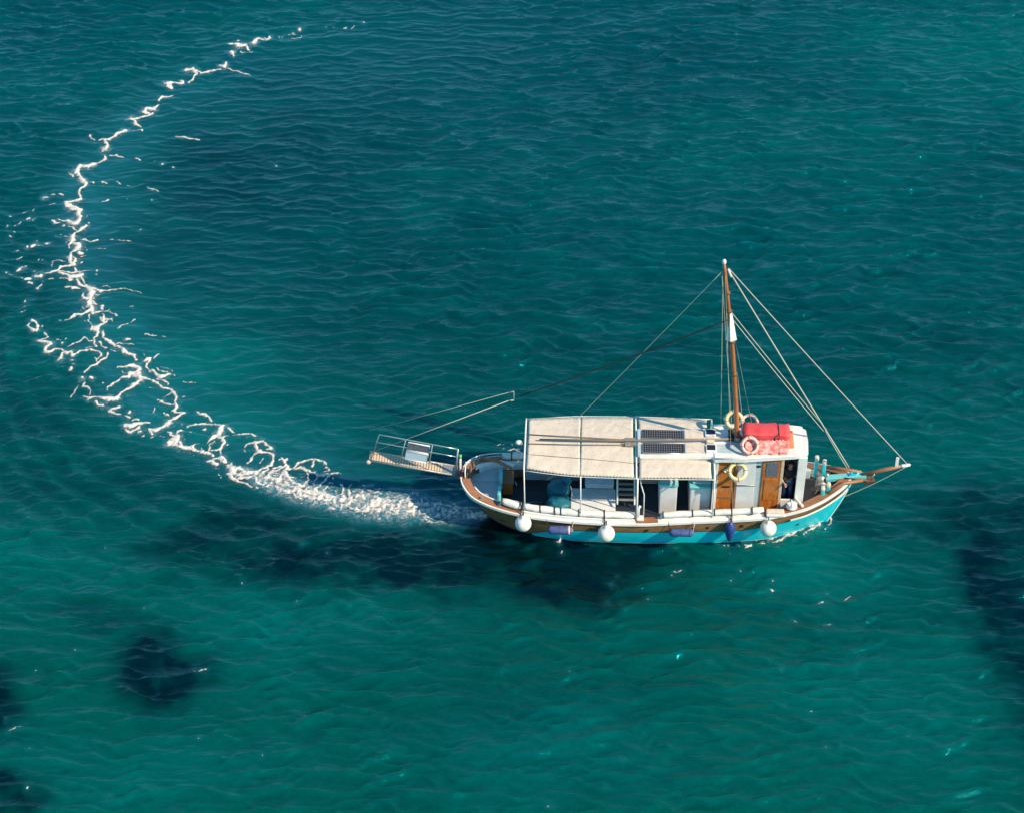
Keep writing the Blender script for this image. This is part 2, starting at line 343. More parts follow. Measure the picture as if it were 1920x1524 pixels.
# ------------------------------------------------------------------ foam traced as strokes: (origin x, y, scale, [strokes of (x, y, half-width)])
FOAM = [
(60, 40, 3.81, [
 [(1700,120,8),(1660,150,6),(1620,125,10),(1580,160,14)],[(1555,215,6),(1530,175,10),(1490,180,20),(1460,165,8),(1400,165,5)],[(1425,225,13),(1440,260,5)],
 [(1385,300,9),(1378,330,13),(1335,320,7)],[(1340,345,5),(1280,355,7),(1210,375,9),(1150,340,8),(1095,355,13)],[(1150,350,15),(1175,385,7),(1115,440,6)],
 [(1070,430,9),(1080,450,9),(1020,440,7),(960,445,15),(1000,478,7),(958,462,7)],[(1000,530,5),(960,545,7),(920,540,9),(898,572,5)],
 [(900,600,5),(870,630,13),(820,625,10),(800,645,13),(845,660,9)],[(860,655,8),(820,680,9),(760,700,6),(712,700,16),(738,740,9),(780,760,4)],[(720,788,4),(800,788,4)],
 [(660,790,17),(610,815,11),(560,850,7),(490,850,6)],[(520,850,9),(540,890,9),(515,920,17),(495,945,5)],
 [(525,960,7),(525,985,9),(470,1020,9),(400,1038,20),(345,1040,12),(315,1080,16),(350,1110,9),(370,1150,19),(385,1165,11),(350,1215,6),(335,1250,7),(348,1275,13),(300,1288,11),(245,1295,9),(258,1328,11),(330,1350,13),(340,1400,13)],
 [(410,820,6),(430,840,5),(460,852,4)],[(260,1080,4),(300,1115,6)],[(78,1272,10),(105,1266,9)],[(130,1250,4),(158,1243,5)],[(190,1240,5),(222,1245,7)],[(115,1318,3),(160,1302,4)],
 [(1030,825,4),(1090,838,7),(1200,850,3)],[(560,965,4),(610,966,6),(660,975,3)],[(740,988,5),(770,1000,4)],[(880,1005,4)],[(930,1022,7)],[(1015,1045,5)],[(420,1155,4),(440,1160,4)],[(500,1160,5),(540,1165,4)],
 [(610,1157,5),(635,1170,4)],[(685,1175,4)],[(820,1190,3),(860,1205,6),(900,1220,3)],[(505,1294,4),(550,1288,3)],[(690,1275,4)],[(858,1280,5)],[(775,1498,5)],[(390,1400,4)],[(225,1465,5)],
 [(1410,340,4),(1480,355,6),(1555,395,3)],[(860,1290,3)],[(1298,652,4)],[(1745,1040,5)]]),
(0, 380, 6.35, [
 [(780,0,16),(820,38,18),(900,75,20),(958,90,16),(930,138,18)],[(930,150,22),(968,190,14),(930,225,26),(890,250,40),(840,235,26),(780,230,8),(712,212,6)],[(712,245,8),(655,232,15),(600,225,4)],
 [(808,290,6),(880,312,8),(910,340,8)],[(1015,285,18),(985,325,24),(910,365,8)],[(890,370,12),(872,410,26),(865,455,40),(840,490,20),(808,515,9),(825,550,5)],
 [(880,500,22),(935,528,26),(930,570,30),(865,605,14),(832,655,20),(830,720,20),(880,745,22),(892,695,18),(870,652,8)],[(955,600,18),(998,600,12)],[(960,640,12),(1025,630,5)],[(1050,580,8)],[(1010,560,4),(1030,535,4)],
 [(880,752,14),(800,762,15),(720,778,15),(680,820,15),(600,840,13),(520,860,5)],[(700,832,10),(780,862,12),(850,900,26),(940,882,30),(980,870,12)],[(700,815,8),(760,830,7),(850,850,14),(905,820,18),(880,780,8)],
 [(930,830,10),(1030,812,8),(1110,818,4)],[(720,912,4),(770,920,6),(850,935,13)],[(910,930,10),(940,980,13),(1010,1000,16),(1070,1020,30),(1095,1080,38),(1060,1145,34),(1000,1150,20),(975,1110,13),(1005,1080,6)],
 [(960,890,10),(1000,955,7),(1040,1000,10)],[(770,1018,4),(830,1005,13),(900,1018,18),(950,1035,10)],
 [(1100,1020,20),(1150,1050,15),(1210,1070,12),(1320,1055,9),(1420,1042,5),(1540,1038,4),(1620,1050,3),(1680,1090,3)],[(1210,1018,5),(1270,1000,6),(1310,1020,5)],[(1140,1100,12),(1190,1102,5)],[(1110,1150,10),(1150,1160,5)],
 [(1070,1160,32),(1075,1230,32),(1092,1290,32),(1112,1330,18),(1190,1300,8),(1280,1300,6),(1360,1335,6),(1372,1362,8)],[(1110,1185,10),(1150,1215,12)],[(1190,1245,8),(1225,1275,5)],[(1250,1300,7),(1300,1275,6)],
 [(1055,1300,16),(1000,1332,12),(915,1350,14),(850,1372,10),(780,1402,7)],[(1075,1345,9),(1055,1410,7),(1090,1460,8),(1095,1524,9)],[(990,1250,8),(995,1280,5)],[(950,1295,6)],
 [(1215,1330,6),(1235,1390,16),(1225,1450,18),(1150,1505,26)],[(1185,1375,9),(1230,1420,10)],[(1260,1385,9),(1330,1380,8),(1340,1415,4)],[(1400,1518,5),(1440,1495,9),(1480,1470,6),(1560,1430,4),(1605,1402,6)],
 [(940,470,5),(1010,460,9),(1060,480,7),(1160,455,9)],[(1205,455,3),(1260,455,3)],[(1310,447,3),(1365,443,4)],[(1412,458,7),(1500,463,7),(1555,475,4)],
 [(318,215,9),(355,203,14)],[(380,530,10),(410,510,24)],[(335,545,12)],[(450,530,8),(515,522,5)],[(540,495,8),(565,490,12),(590,475,4)],[(215,815,8),(245,790,20)],[(275,775,5),(305,762,4)],[(430,885,24),(485,882,20)],
 [(290,945,5),(335,925,18),(360,925,10)],[(335,965,8),(370,968,11)],[(225,915,5),(265,917,6)],[(585,932,6),(645,922,8)],[(450,1030,16)],[(470,1005,8),(500,988,6)],[(520,955,6)],[(82,848,9)],[(110,870,5),(140,882,5)],[(80,297,8)],
 [(110,178,5),(140,176,4)],[(755,285,13)],[(662,410,8)],[(718,388,7)],[(305,1180,9)],[(385,1163,5)],[(1165,562,3),(1260,565,3)],[(1050,242,9)],[(1030,178,9)],[(1160,815,9)],[(1140,855,6),(1170,862,5)],[(1565,1240,7)],[(1670,338,8)],
 [(975,718,12)],[(610,785,4),(618,735,8),(640,712,5),(700,690,6),(770,716,5)],[(570,42,4),(620,20,8),(650,6,6)],[(150,690,4),(210,680,5),(270,645,5)],[(270,138,4),(350,100,4)],[(180,295,3),(250,250,3)],[(390,225,3),(440,200,3)],
 [(390,110,3),(420,75,4)],[(110,395,4),(130,410,4)],[(150,360,5),(185,365,4)],[(440,460,5),(455,475,4)],[(190,575,5),(230,568,4)],[(450,685,4)],[(505,685,6)],[(380,828,3),(412,835,5)],[(265,1250,4),(300,1240,4)],[(240,1305,4),(290,1295,3)],
 [(500,1475,7)],[(780,412,5),(810,412,4)],[(785,482,6)],[(700,1425,4),(740,1410,4)],[(560,1415,4)],[(1005,1425,6)]]),
(0, 540, 4.7625, [
 [(850,370,22),(880,400,12),(850,440,9),(850,480,11),(855,530,8),(770,552,5)],[(955,290,9),(925,325,12),(888,350,15),(850,380,16)],[(920,390,9),(930,440,9),(970,465,11),(1040,520,14),(1110,570,13),(1190,600,11),(1218,640,9)],
 [(900,480,9),(905,520,7),(940,547,7)],[(850,462,7),(800,470,4),(750,432,6),(700,480,6),(650,500,5),(610,530,3)],[(1050,490,6),(1120,500,6),(1190,510,5)],[(1130,465,12),(1160,468,7)],[(990,560,3),(1040,580,4)],
 [(290,305,12),(322,305,8),(335,340,7),(328,385,12),(290,380,12),(245,350,7),(272,325,5)],[(370,347,4)],[(395,412,4),(425,438,5),(370,458,6),(338,468,10),(395,478,12),(440,498,20),(420,540,9),(410,575,14),(455,575,13),(490,550,10),(560,560,10),(600,592,12),(640,580,12),(650,610,13)],
 [(560,590,8),(550,640,14),(518,655,8)],[(550,500,10)],[(500,465,4),(530,468,4)],[(580,465,3),(605,445,4)],[(640,652,11)],[(645,690,9)],[(612,735,6),(635,725,9)],[(562,692,5)],
 [(660,612,9),(720,582,7),(800,567,7),(870,577,8),(910,605,8),(880,632,7)],[(975,600,9),(958,622,7),(900,655,9),(860,682,12),(800,715,8),(765,752,7)],[(845,620,4),(870,652,8)],[(735,810,16)],[(820,805,14)],
 [(765,850,6),(740,885,6),(798,898,6),(805,930,6),(795,958,5)],[(735,970,6),(790,990,13),(850,975,9),(920,988,18),(985,995,22),(1040,990,18),(1068,952,12),(1130,905,9),(1200,870,12),(1255,835,18)],
 [(1045,718,6),(1110,710,8),(1185,695,16),(1235,700,18),(1250,730,14),(1225,770,22),(1170,765,18),(1135,805,16),(1090,820,7),(1040,850,7),(965,885,7),(968,915,4)],[(1095,745,5),(1120,768,6)],
 [(1180,780,20),(1245,800,22),(1320,825,8),(1390,850,10),(1450,890,14),(1530,915,9),(1578,968,13),(1558,1020,10),(1590,1060,13),(1550,1095,8),(1640,1115,13),(1600,1132,12),(1530,1180,11),(1500,1220,22),(1440,1250,22),(1380,1270,15),(1330,1265,12),(1348,1308,12)],
 [(1290,655,12),(1335,640,11),(1300,700,10),(1332,758,8)],[(1350,740,7),(1420,790,14),(1480,790,14),(1530,770,6)],[(1400,718,5),(1460,750,6),(1560,780,4)],[(1370,640,6),(1415,602,5)],[(1400,805,9),(1500,862,6)],[(1640,835,3),(1740,857,3)],[(1440,700,3),(1530,745,3)],[(1270,600,3),(1320,640,3)],
 [(850,1020,9),(880,1045,8)],[(890,1045,10),(925,1050,14)],[(1000,1075,14),(1060,1060,13)],[(990,1095,13),(1020,1120,12),(1070,1130,10)],[(1160,1112,14)],[(1105,1150,6),(1150,1160,12)],[(1185,1188,6),(1215,1172,8),(1245,1182,8)],
 [(1115,1225,14),(1170,1218,22),(1250,1215,13),(1350,1200,5)],[(1125,1255,14),(1170,1285,15),(1240,1245,13)],[(1245,1287,13)],[(1275,1325,6)],[(1415,998,8),(1450,1010,14),(1480,1030,8),(1550,1042,4)],[(1455,975,4),(1540,945,4)],[(1365,1115,5),(1380,1080,6)],[(1470,1117,9)],[(1490,1130,7),(1520,1140,7)],[(1360,900,3),(1330,895,5)],
 [(1500,1300,8),(1590,1320,15),(1560,1370,22),(1510,1385,24),(1545,1410,20),(1610,1420,20),(1700,1440,13),(1780,1460,13),(1860,1490,15)],[(1720,1430,8),(1745,1395,7)],[(1640,1345,5)],
 [(1670,1245,5),(1750,1215,7),(1810,1210,7),(1905,1210,8)],[(1760,1110,9),(1850,1150,7),(1880,1190,10)],[(1695,1298,8)],[(1820,1268,6),(1850,1266,8)],[(1620,1275,9)],[(1620,1225,8)],[(1290,412,4),(1400,420,4)],[(1440,425,3),(1480,438,3)],[(1160,168,4),(1185,168,6)],[(925,848,7)],[(640,975,4),(700,872,4)],[(910,165,8),(895,185,6)],[(1590,990,4)],[(1640,970,6)]]),
(220, 720, 6.927, [
 [(1100,512,10),(1230,512,13),(1310,532,13),(1365,560,26),(1325,635,28),(1270,690,24),(1205,728,11),(1160,770,6)],[(1300,690,18),(1365,715,22),(1385,790,18),(1340,840,16),(1280,862,11),(1210,862,10)],[(1250,750,11),(1200,800,11),(1170,885,9)],[(1345,860,10),(1350,912,8)],
 [(1370,690,13),(1450,660,7)],[(1430,570,7),(1480,592,15),(1530,622,9)],[(1500,655,10),(1600,668,14),(1700,650,16),(1801,690,13)],[(1648,822,9),(1690,775,12),(1760,752,12),(1801,740,18)],[(1690,1030,8),(1740,960,7),(1801,925,7)],[(1655,862,6),(1675,885,6)],[(1790,825,12)],[(1690,705,9)],
 [(665,745,18),(665,790,20),(720,800,24),(760,760,20),(700,720,14),(790,692,12),(770,640,9),(825,608,14)],[(800,760,22),(840,830,20),(920,850,13),(980,805,14),(1010,860,16),(1090,900,13),(1160,900,6),(1230,930,16)],
 [(1000,790,4),(1050,770,5)],[(1070,830,5),(1110,868,9)],[(1170,1015,10),(1230,1000,22),(1250,1040,18),(1300,1050,14)],[(1240,975,14),(1300,960,20),(1370,960,26),(1395,1010,22),(1340,1010,14)],[(1290,1080,6),(1325,1092,7)],
 [(1440,1060,26),(1440,1100,20),(1490,1090,22),(1470,1035,12)],[(880,885,4)],[(945,895,5)],[(1000,925,4)],[(430,695,9),(460,685,6)],[(490,655,6)],[(540,670,5),(600,690,5)],[(1330,1170,4),(1360,1225,5)],[(870,155,9)],[(850,250,4)],[(905,435,4)],[(1430,800,10)]]),
(380, 820, 6.4, [
 [(300,340,18),(330,380,20),(360,425,30),(400,450,25),(470,470,20),(560,440,22),(640,410,22),(720,370,18),(815,330,14),(835,260,13),(828,210,15),(760,197,11),(680,188,18),(640,130,16),(622,60,13),(560,68,9),(510,112,8)],
 [(380,400,14),(440,380,14),(500,420,18),(540,470,14)],[(330,350,12),(350,310,12)],[(460,360,14),(480,420,12),(400,480,12)],
 [(660,202,9),(600,240,6),(540,312,8)],[(650,40,16),(730,50,18),(775,100,16),(820,140,22),(740,152,9)],[(720,285,5),(700,310,5),(740,260,4)],[(655,335,5)],[(510,165,8)],[(630,190,5)],
 [(320,450,12),(340,490,14),(420,535,14),(500,562,12),(580,600,11)],[(645,612,16)],[(720,605,9),(780,600,12),(835,595,8)],[(775,638,7)],[(720,580,12),(745,545,14)],
 [(430,500,16),(540,500,14),(600,470,14)],[(620,480,14),(650,540,12),(700,565,14)],[(740,490,20),(790,450,14),(850,400,16),(930,395,14),(985,350,20),(985,290,14),(960,255,10)],[(920,280,10),(1020,270,10)],
 [(760,480,22),(830,510,20),(890,500,16),(940,460,16),(990,410,20)],[(850,370,14),(930,355,14)],[(720,420,16),(780,380,14)],[(1000,350,16),(1000,440,22),(1050,525,20),(1150,565,18),(1230,595,14)],[(1040,470,12),(1100,490,8)],
 [(1000,400,14),(1080,360,14),(1140,310,12),(1200,288,12),(1300,285,12),(1400,302,10),(1480,315,9)],[(1100,385,14),(1180,355,18),(1240,395,18),(1275,450,10),(1275,510,9),(1235,560,10),(1190,590,12)],
 [(1300,345,9),(1350,312,9)],[(1230,360,12),(1290,410,12),(1350,420,18),(1400,470,16),(1450,460,18),(1500,440,18)],[(1600,415,11),(1540,440,14),(1480,500,14),(1420,550,11),(1350,600,7)],[(1350,420,12),(1380,480,10),(1330,540,5),(1300,520,4)],
 [(1460,410,10),(1510,400,9),(1490,345,5)],[(930,555,14),(960,600,8)],[(960,560,10),(1080,590,12),(1130,625,22)],[(860,560,12),(910,545,10)],
 [(1050,640,13),(1130,640,24),(1200,665,26),(1290,660,30),(1380,680,30),(1470,690,30),(1560,720,20),(1620,750,12),(1700,750,12)],[(1060,660,10),(1110,705,12),(1200,745,5)],[(1230,700,18),(1330,720,20),(1430,740,18),(1530,740,14)],
 [(1150,780,6),(1190,800,9)],[(1635,432,7)],[(1530,545,9),(1560,555,8)],[(1440,620,9),(1490,592,7)],[(1510,830,9),(1570,845,8)],[(1545,795,7)],[(1680,640,10),(1690,700,8),(1695,590,8),(1650,550,5)],[(1370,845,4)],[(1330,790,4)],[(1190,745,6)]]),
(600, 880, 6.0, [
 [(235,400,14),(300,425,12),(360,445,9),(430,450,10),(465,465,9),(400,485,7)],[(325,215,11),(345,260,18),(325,300,16),(350,350,22),(330,395,22),(290,400,14)],[(250,160,6),(262,220,8),(255,290,12),(220,290,6)],[(262,300,8),(275,340,12),(210,345,7)],
 [(490,185,8),(530,185,7),(590,175,4)],[(500,210,7),(530,215,6)],[(475,230,6),(480,260,10),(430,298,5)],[(540,270,9),(525,315,9)],[(610,215,6),(650,215,8),(682,205,6)],[(570,260,5),(620,250,8),(650,240,8),(690,255,8)],[(600,290,9),(640,280,9),(650,300,7)],
 [(770,290,8),(775,335,12),(800,370,12)],[(950,350,8),(990,330,9),(985,355,9)],[(1160,400,12),(1220,350,8)],[(1290,400,12),(1330,365,12),(1360,390,10)],[(1480,410,10),(1530,378,9),(1540,410,14)],[(1560,475,7),(1600,432,7)],[(1630,455,5),(1645,430,8)],[(1780,490,7),(1790,460,5),(1805,485,5)],[(1740,490,6)],
 [(780,450,8),(830,480,8),(880,500,6),(925,505,7)],[(790,490,6)],[(980,480,10),(1060,480,18),(1060,530,9),(1020,510,6)],[(1110,470,7),(1110,510,8),(1170,495,6),(1220,495,5)],[(1320,490,9),(1350,520,7),(1390,495,7)],[(1380,480,10),(1430,510,9),(1400,525,7)],[(1440,500,7),(1500,510,7)],[(1210,520,6),(1260,545,4)],
 [(1225,590,8),(1300,598,7),(1360,570,5),(1415,545,6)],[(1575,572,4),(1595,555,3),(1612,572,4)],[(655,562,6),(690,555,5)],[(815,550,7),(840,552,6)],[(95,425,8),(130,432,9),(165,430,6)],[(235,495,5),(270,495,4)],[(240,85,6)],[(150,85,8),(140,110,5)],[(220,130,5)],[(790,262,5)],[(930,298,4),(860,298,4)],[(110,155,12)],[(440,135,5)],[(370,150,4),(330,190,4)]]),
(1440, 945, 9.6, [
 [(70,672,8),(150,668,8)],[(200,640,9),(330,590,12),(430,545,11)],[(560,495,8),(640,470,9)],[(760,430,12),(880,390,16)],[(300,625,8),(520,560,7)],[(-180,715,8),(-60,700,9)],[(-420,735,6),(-300,728,7)],
 [(170,655,12),(260,620,13),(350,560,18),(400,560,12),(480,505,14),(550,465,11)],[(590,440,10),(640,455,9),(620,490,6)],[(740,500,11),(800,450,18),(850,430,14),(900,375,26),(930,345,18)],[(770,400,16),(690,410,9)],[(705,530,20)],[(645,548,14)],[(1110,235,12),(1145,285,12),(1120,345,11),(1080,385,10)],[(1025,455,12)],[(0,680,10),(45,662,7)],[(1060,290,9)]]),
(960, 880, 6.857, [[(570,950,6),(610,940,12),(622,890,8),(600,870,5)],[(640,1070,8),(655,1050,5)],[(940,955,5)],[(1000,975,7)],[(1350,90,0.1)]]),
(1200, 860, 7.385, [[(1155,1200,9)],[(1215,1200,11)],[(1350,1200,5),(1390,1217,7)],[(1460,1225,10),(1530,1185,9)],[(1590,1130,6),(1640,1130,7)],[(1680,1160,6),(1720,1140,5)],[(1770,1110,12),(1830,1085,14)],[(1880,1080,10),(1920,1060,10)]]),
(840, 830, 8.0, [[(905,120,5),(980,95,9),(1050,125,15),(1125,150,8)],[(850,95,11)],[(740,35,6),(780,10,6)],[(830,20,9)],[(970,40,9)],[(870,20,4)],[(1100,90,5),(1000,85,4)]]),
(400, 20, 6.0, [[(975,222,14)],[(1475,212,7),(1495,195,7)],[(1550,212,6),(1600,185,4)],[(1680,140,4),(1690,155,9)],[(850,280,5),(920,280,5)],[(880,262,12)],[(735,303,7)],[(785,300,4),(775,322,4)],[(880,315,5),(930,328,4),(985,322,4),(992,295,6)],[(1350,195,4),(1370,208,4)],[(1265,200,4)],[(560,310,6),(600,325,6),(632,300,8),(630,345,7),(590,358,5),(530,350,5)],[(275,345,10),(310,350,5)],[(175,382,9)],[(230,380,5)],[(310,470,4),(330,490,6),(400,480,5),(490,468,3)],[(800,255,4)]]),
(1000, 980, 2.087, [[(545,192,3),(580,188,4)],[(540,205,3)],[(808,190,3)],[(770,228,2.5)],[(775,118,2.5)],[(930,222,3)],[(915,258,3),(935,270,2)],[(1215,298,3),(1238,282,3)],[(1150,280,2.5)],[(1110,315,2.5),(1130,310,2)],[(1140,398,3),(1165,395,3)],[(1010,372,2),(1030,384,2)],[(320,210,2.5)],[(345,318,3)],[(450,300,2.5)],[(285,320,3)],[(305,245,3)],[(145,575,2.5)],[(692,543,2.5)],[(970,578,2.5)],[(1260,576,3)],[(1143,882,3)],[(280,1027,3)],[(350,935,2.5)],[(1460,826,2.5)],[(1850,412,3)],[(980,710,2.5)],[(1630,518,2.5)],[(1085,740,2)],[(60,1105,1.5)]]),
(0, 1000, 2.743, [[(1550,62,3)],[(1680,100,3)],[(1241,257,3)],[(1535,340,3.5)],[(735,385,2.5)],[(778,378,2.5)],[(388,600,3)],[(188,703,3)],[(1000,712,1.5),(1060,709,2)],[(25,962,3.5)],[(1020,1052,3.5)],[(150,1105,3)],[(135,1317,4)],[(1345,1138,3)],[(1200,1333,4)],[(1307,1282,2.5)],[(555,1348,2.5)],[(1638,1217,2.5)],[(40,1015,1.5),(120,990,1.5)],[(545,70,2)]]),
]
BOX = (-22.5, 12.8, -12.5, 34.5); st = .036
fx = np.arange(BOX[0], BOX[1], st); fy = np.arange(BOX[2], BOX[3], st)
FX, FY = np.meshgrid(fx, fy)
dens = np.zeros(FX.shape, np.float32); halo = np.zeros(FX.shape, np.float32)
# wobble of the foam outlines
WX = FX + (fbm(FX * 3.1, FY * 3.1, 101, 3) - .5) * .16 + (fbm(FX * 9, FY * 9, 103, 2) - .5) * .06
WY = FY + (fbm(FX * 3.1, FY * 3.1, 102, 3) - .5) * .20 + (fbm(FX * 9, FY * 9, 104, 2) - .5) * .08
ASP = .74      # strokes lie a little flatter on the water than they are wide
for ox, oy, sc, strokes in FOAM:
    thin = .5 if (ox, oy) in ((1000, 980), (0, 1000)) else 1.0
    for stk in strokes:
        pts = []
        for (x, y, hw) in stk:
            px, py = ox + x / sc, oy + y / sc; X0, Y0 = sea_at(px, py); X1, _ = sea_at(px + hw / sc, py); pts.append((X0, Y0, max(abs(X1 - X0) * thin, .008)))
        if len(pts) == 1: pts.append((pts[0][0] + .01, pts[0][1], pts[0][2]))
        for (ax, ay, aw), (bx, by, bw) in zip(pts[:-1], pts[1:]):
            r = max(aw, bw); R = r * 1.5 + .75
            i0 = max(int((min(ax, bx) - R - BOX[0]) / st), 0); i1 = min(int((max(ax, bx) + R - BOX[0]) / st) + 1, len(fx))
            j0 = max(int((min(ay, by) - R - BOX[2]) / st), 0); j1 = min(int((max(ay, by) + R - BOX[2]) / st) + 1, len(fy))
            if i1 <= i0 or j1 <= j0: continue
            x = WX[j0:j1, i0:i1]; y = WY[j0:j1, i0:i1]; dx = bx - ax; dy = by - ay; L2 = dx * dx + dy * dy + 1e-9
            t = np.clip(((x - ax) * dx + (y - ay) * dy) / L2, 0, 1); ex = x - ax - t * dx; ey = (y - ay - t * dy) * .92
            d = np.hypot(ex, ey); ww = aw + (bw - aw) * t
            q = .5 + (ww * 1.08 - d) / (2 * np.maximum(ww, .04) + .02)
            dens[j0:j1, i0:i1] = np.maximum(dens[j0:j1, i0:i1], q)
            hl = np.exp(-(d / (.10 + 1.6 * ww)) ** 2) * np.clip(ww * 9, .15, .8)
            halo[j0:j1, i0:i1] = np.maximum(halo[j0:j1, i0:i1], hl)
# churned froth right behind the stern and in the thick of the wake
CH = [sea_at(*p) for p in [(905, 968), (860, 960), (780, 950), (700, 945), (640, 938), (600, 930), (520, 905), (440, 878)]]
dC, sC, fC = polydist(WX, WY, CH)
wC = np.interp(fC, [0, .08, .3, .5, .62, .75, .9, 1], [.14, .40, .58, .58, .40, .46, .40, .08])
rid = 1 - np.abs(fbm(WX * 3.6, WY * 4.6, 131, 4) - .5) * 2
rid2 = 1 - np.abs(fbm(WX * 7.2, WY * 8.5, 137, 3) - .5) * 2
lace = np.clip((rid * .6 + rid2 * .5 - .83) * 3.6, 0, 1)
core = np.clip(1.25 - (dC / wC), 0, 1)
dens = np.maximum(dens, np.clip(core * 1.25, 0, 1) * (.40 + .58 * lace + .06 * (fC < .5)))
halo = np.maximum(halo, np.exp(-(dC / (wC * 1.2)) ** 2) * 1.3)
# thin lace inside the loops of foam
lc = np.clip((rid - .86) * 9, 0, 1) * np.clip(halo * 1.6, 0, 1)
dens = np.maximum(dens, lc * .56 * np.clip(halo * 2, 0, 1))
dens = dens + (fbm(WX * 12, WY * 12, 181, 2) - .5) * .34 * (dens > .1)
hole = np.clip((.80 - rid2) * 4.5, 0, 1) * np.clip((dens - .62) * 4, 0, 1); dens = dens - .34 * hole * np.clip((.62 + .8 * (fbm(WX * 1.1, WY * 1.1, 171, 2) - .5)), 0, 1)
hull_mask = np.zeros(FX.shape, bool)
ca, sa = math.cos(-YAW), math.sin(-YAW); BX = FX * ca - FY * sa; BY = FX * sa + FY * ca
film = np.maximum(np.clip(core * 1.5, 0, 1) * np.clip((.72 - fC) * 4, 0, 1) * .95, 1.15 * np.clip(halo * 1.25 - .18, 0, 1))
keep = ((dens > .22) | (film > .03)) & ~((BX > -.9) & (BX < 10.28) & (np.abs(BY) < np.interp(BX, [t[0] for t in [(-.9, 0), (-.6, .35), (0, .75), (.73, 1.05), (2.5, 1.29), (4.2, 1.31), (6, 1.25), (7.7, 1.08), (8.4, .95), (9.0, .72), (9.5, .47), (10.28, .03)]], [0, .35, .75, 1.05, 1.29, 1.31, 1.25, 1.08, .95, .72, .47, .03]) - .04))
cell = keep[:-1, :-1] | keep[1:, :-1] | keep[:-1, 1:] | keep[1:, 1:]
vi = np.zeros(FX.shape, bool); vi[:-1, :-1] |= cell; vi[1:, :-1] |= cell; vi[:-1, 1:] |= cell; vi[1:, 1:] |= cell
num = np.full(FX.shape, -1, np.int64); num[vi] = np.arange(vi.sum())
cj, ci = np.nonzero(cell)
FQ = np.stack([num[cj, ci], num[cj, ci + 1], num[cj + 1, ci + 1], num[cj + 1, ci]], 1).astype(np.int32)
hz = sea_height(FX[vi], FY[vi]); dd = np.clip(dens[vi] - .38, 0, .7)
body = np.clip(fbm(WX[vi] * 5.2, WY[vi] * 5.2, 151, 4) - .35, 0, 1)
hz = hz + .012 + .20 * dd * (.35 + 1.1 * body) + .03 * np.clip(1 - dC[vi] / .4, 0, 1) * rid[vi]
def foam_mat():
    m = bpy.data.materials.new('sea_foam'); m.use_nodes = True; n = m.node_tree; L = n.links; p = n.nodes['Principled BSDF']; out = n.nodes['Material Output']
    p.inputs['Base Color'].default_value = (.66, .62, .56, 1); p.inputs['Roughness'].default_value = .7
    p.inputs['Subsurface Weight'].default_value = 0
    a = n.nodes.new('ShaderNodeAttribute'); a.attribute_name = 'dens'
    tc = n.nodes.new('ShaderNodeTexCoord'); q = n.nodes.new('ShaderNodeTexNoise'); q.inputs['Scale'].default_value = 10; q.inputs['Detail'].default_value = 7; q.inputs['Roughness'].default_value = .7
    L.new(tc.outputs['Object'], q.inputs[0])
    s = n.nodes.new('ShaderNodeMath'); s.operation = 'MULTIPLY_ADD'; L.new(q.outputs[0], s.inputs[0]); s.inputs[1].default_value = .75; L.new(a.outputs['Fac'], s.inputs[2])
    r = n.nodes.new('ShaderNodeMapRange'); r.inputs['From Min'].default_value = .74; r.inputs['From Max'].default_value = 1.06; L.new(s.outputs[0], r.inputs[0])
    fa = n.nodes.new('ShaderNodeAttribute'); fa.attribute_name = 'film'
    q2 = n.nodes.new('ShaderNodeTexNoise'); q2.inputs['Scale'].default_value = 5; q2.inputs['Detail'].default_value = 7; q2.inputs['Roughness'].default_value = .7; q2.inputs['Distortion'].default_value = 1.2; L.new(tc.outputs['Object'], q2.inputs[0])
    r2 = n.nodes.new('ShaderNodeMapRange'); r2.inputs['From Min'].default_value = .46; r2.inputs['From Max'].default_value = .66; r2.inputs['To Max'].default_value = .62; L.new(q2.outputs[0], r2.inputs[0])
    fm = n.nodes.new('ShaderNodeMath'); fm.operation = 'MULTIPLY'; L.new(fa.outputs['Fac'], fm.inputs[0]); L.new(r2.outputs[0], fm.inputs[1])
    mxx = n.nodes.new('ShaderNodeMath'); mxx.operation = 'MAXIMUM'; L.new(r.outputs[0], mxx.inputs[0]); L.new(fm.outputs[0], mxx.inputs[1])
    tr = n.nodes.new('ShaderNodeBsdfTransparent'); mx = n.nodes.new('ShaderNodeMixShader')
    L.new(mxx.outputs[0], mx.inputs[0]); L.new(tr.outputs[0], mx.inputs[1]); L.new(p.outputs[0], mx.inputs[2]); L.new(mx.outputs[0], out.inputs[0])
    bp = n.nodes.new('ShaderNodeBump'); bp.inputs['Strength'].default_value = .7; bp.inputs['Distance'].default_value = .05; L.new(q.outputs[0], bp.inputs['Height']); L.new(bp.outputs[0], p.inputs['Normal'])
    return m
foam = fast_mesh('wake_foam', np.stack([FX[vi], FY[vi], hz], 1), FQ, {'dens': dens[vi], 'film': film[vi]}, foam_mat())
tag(foam, 'white lacy foam of the curved wake trailing behind the boat', 'foam', kind='stuff')

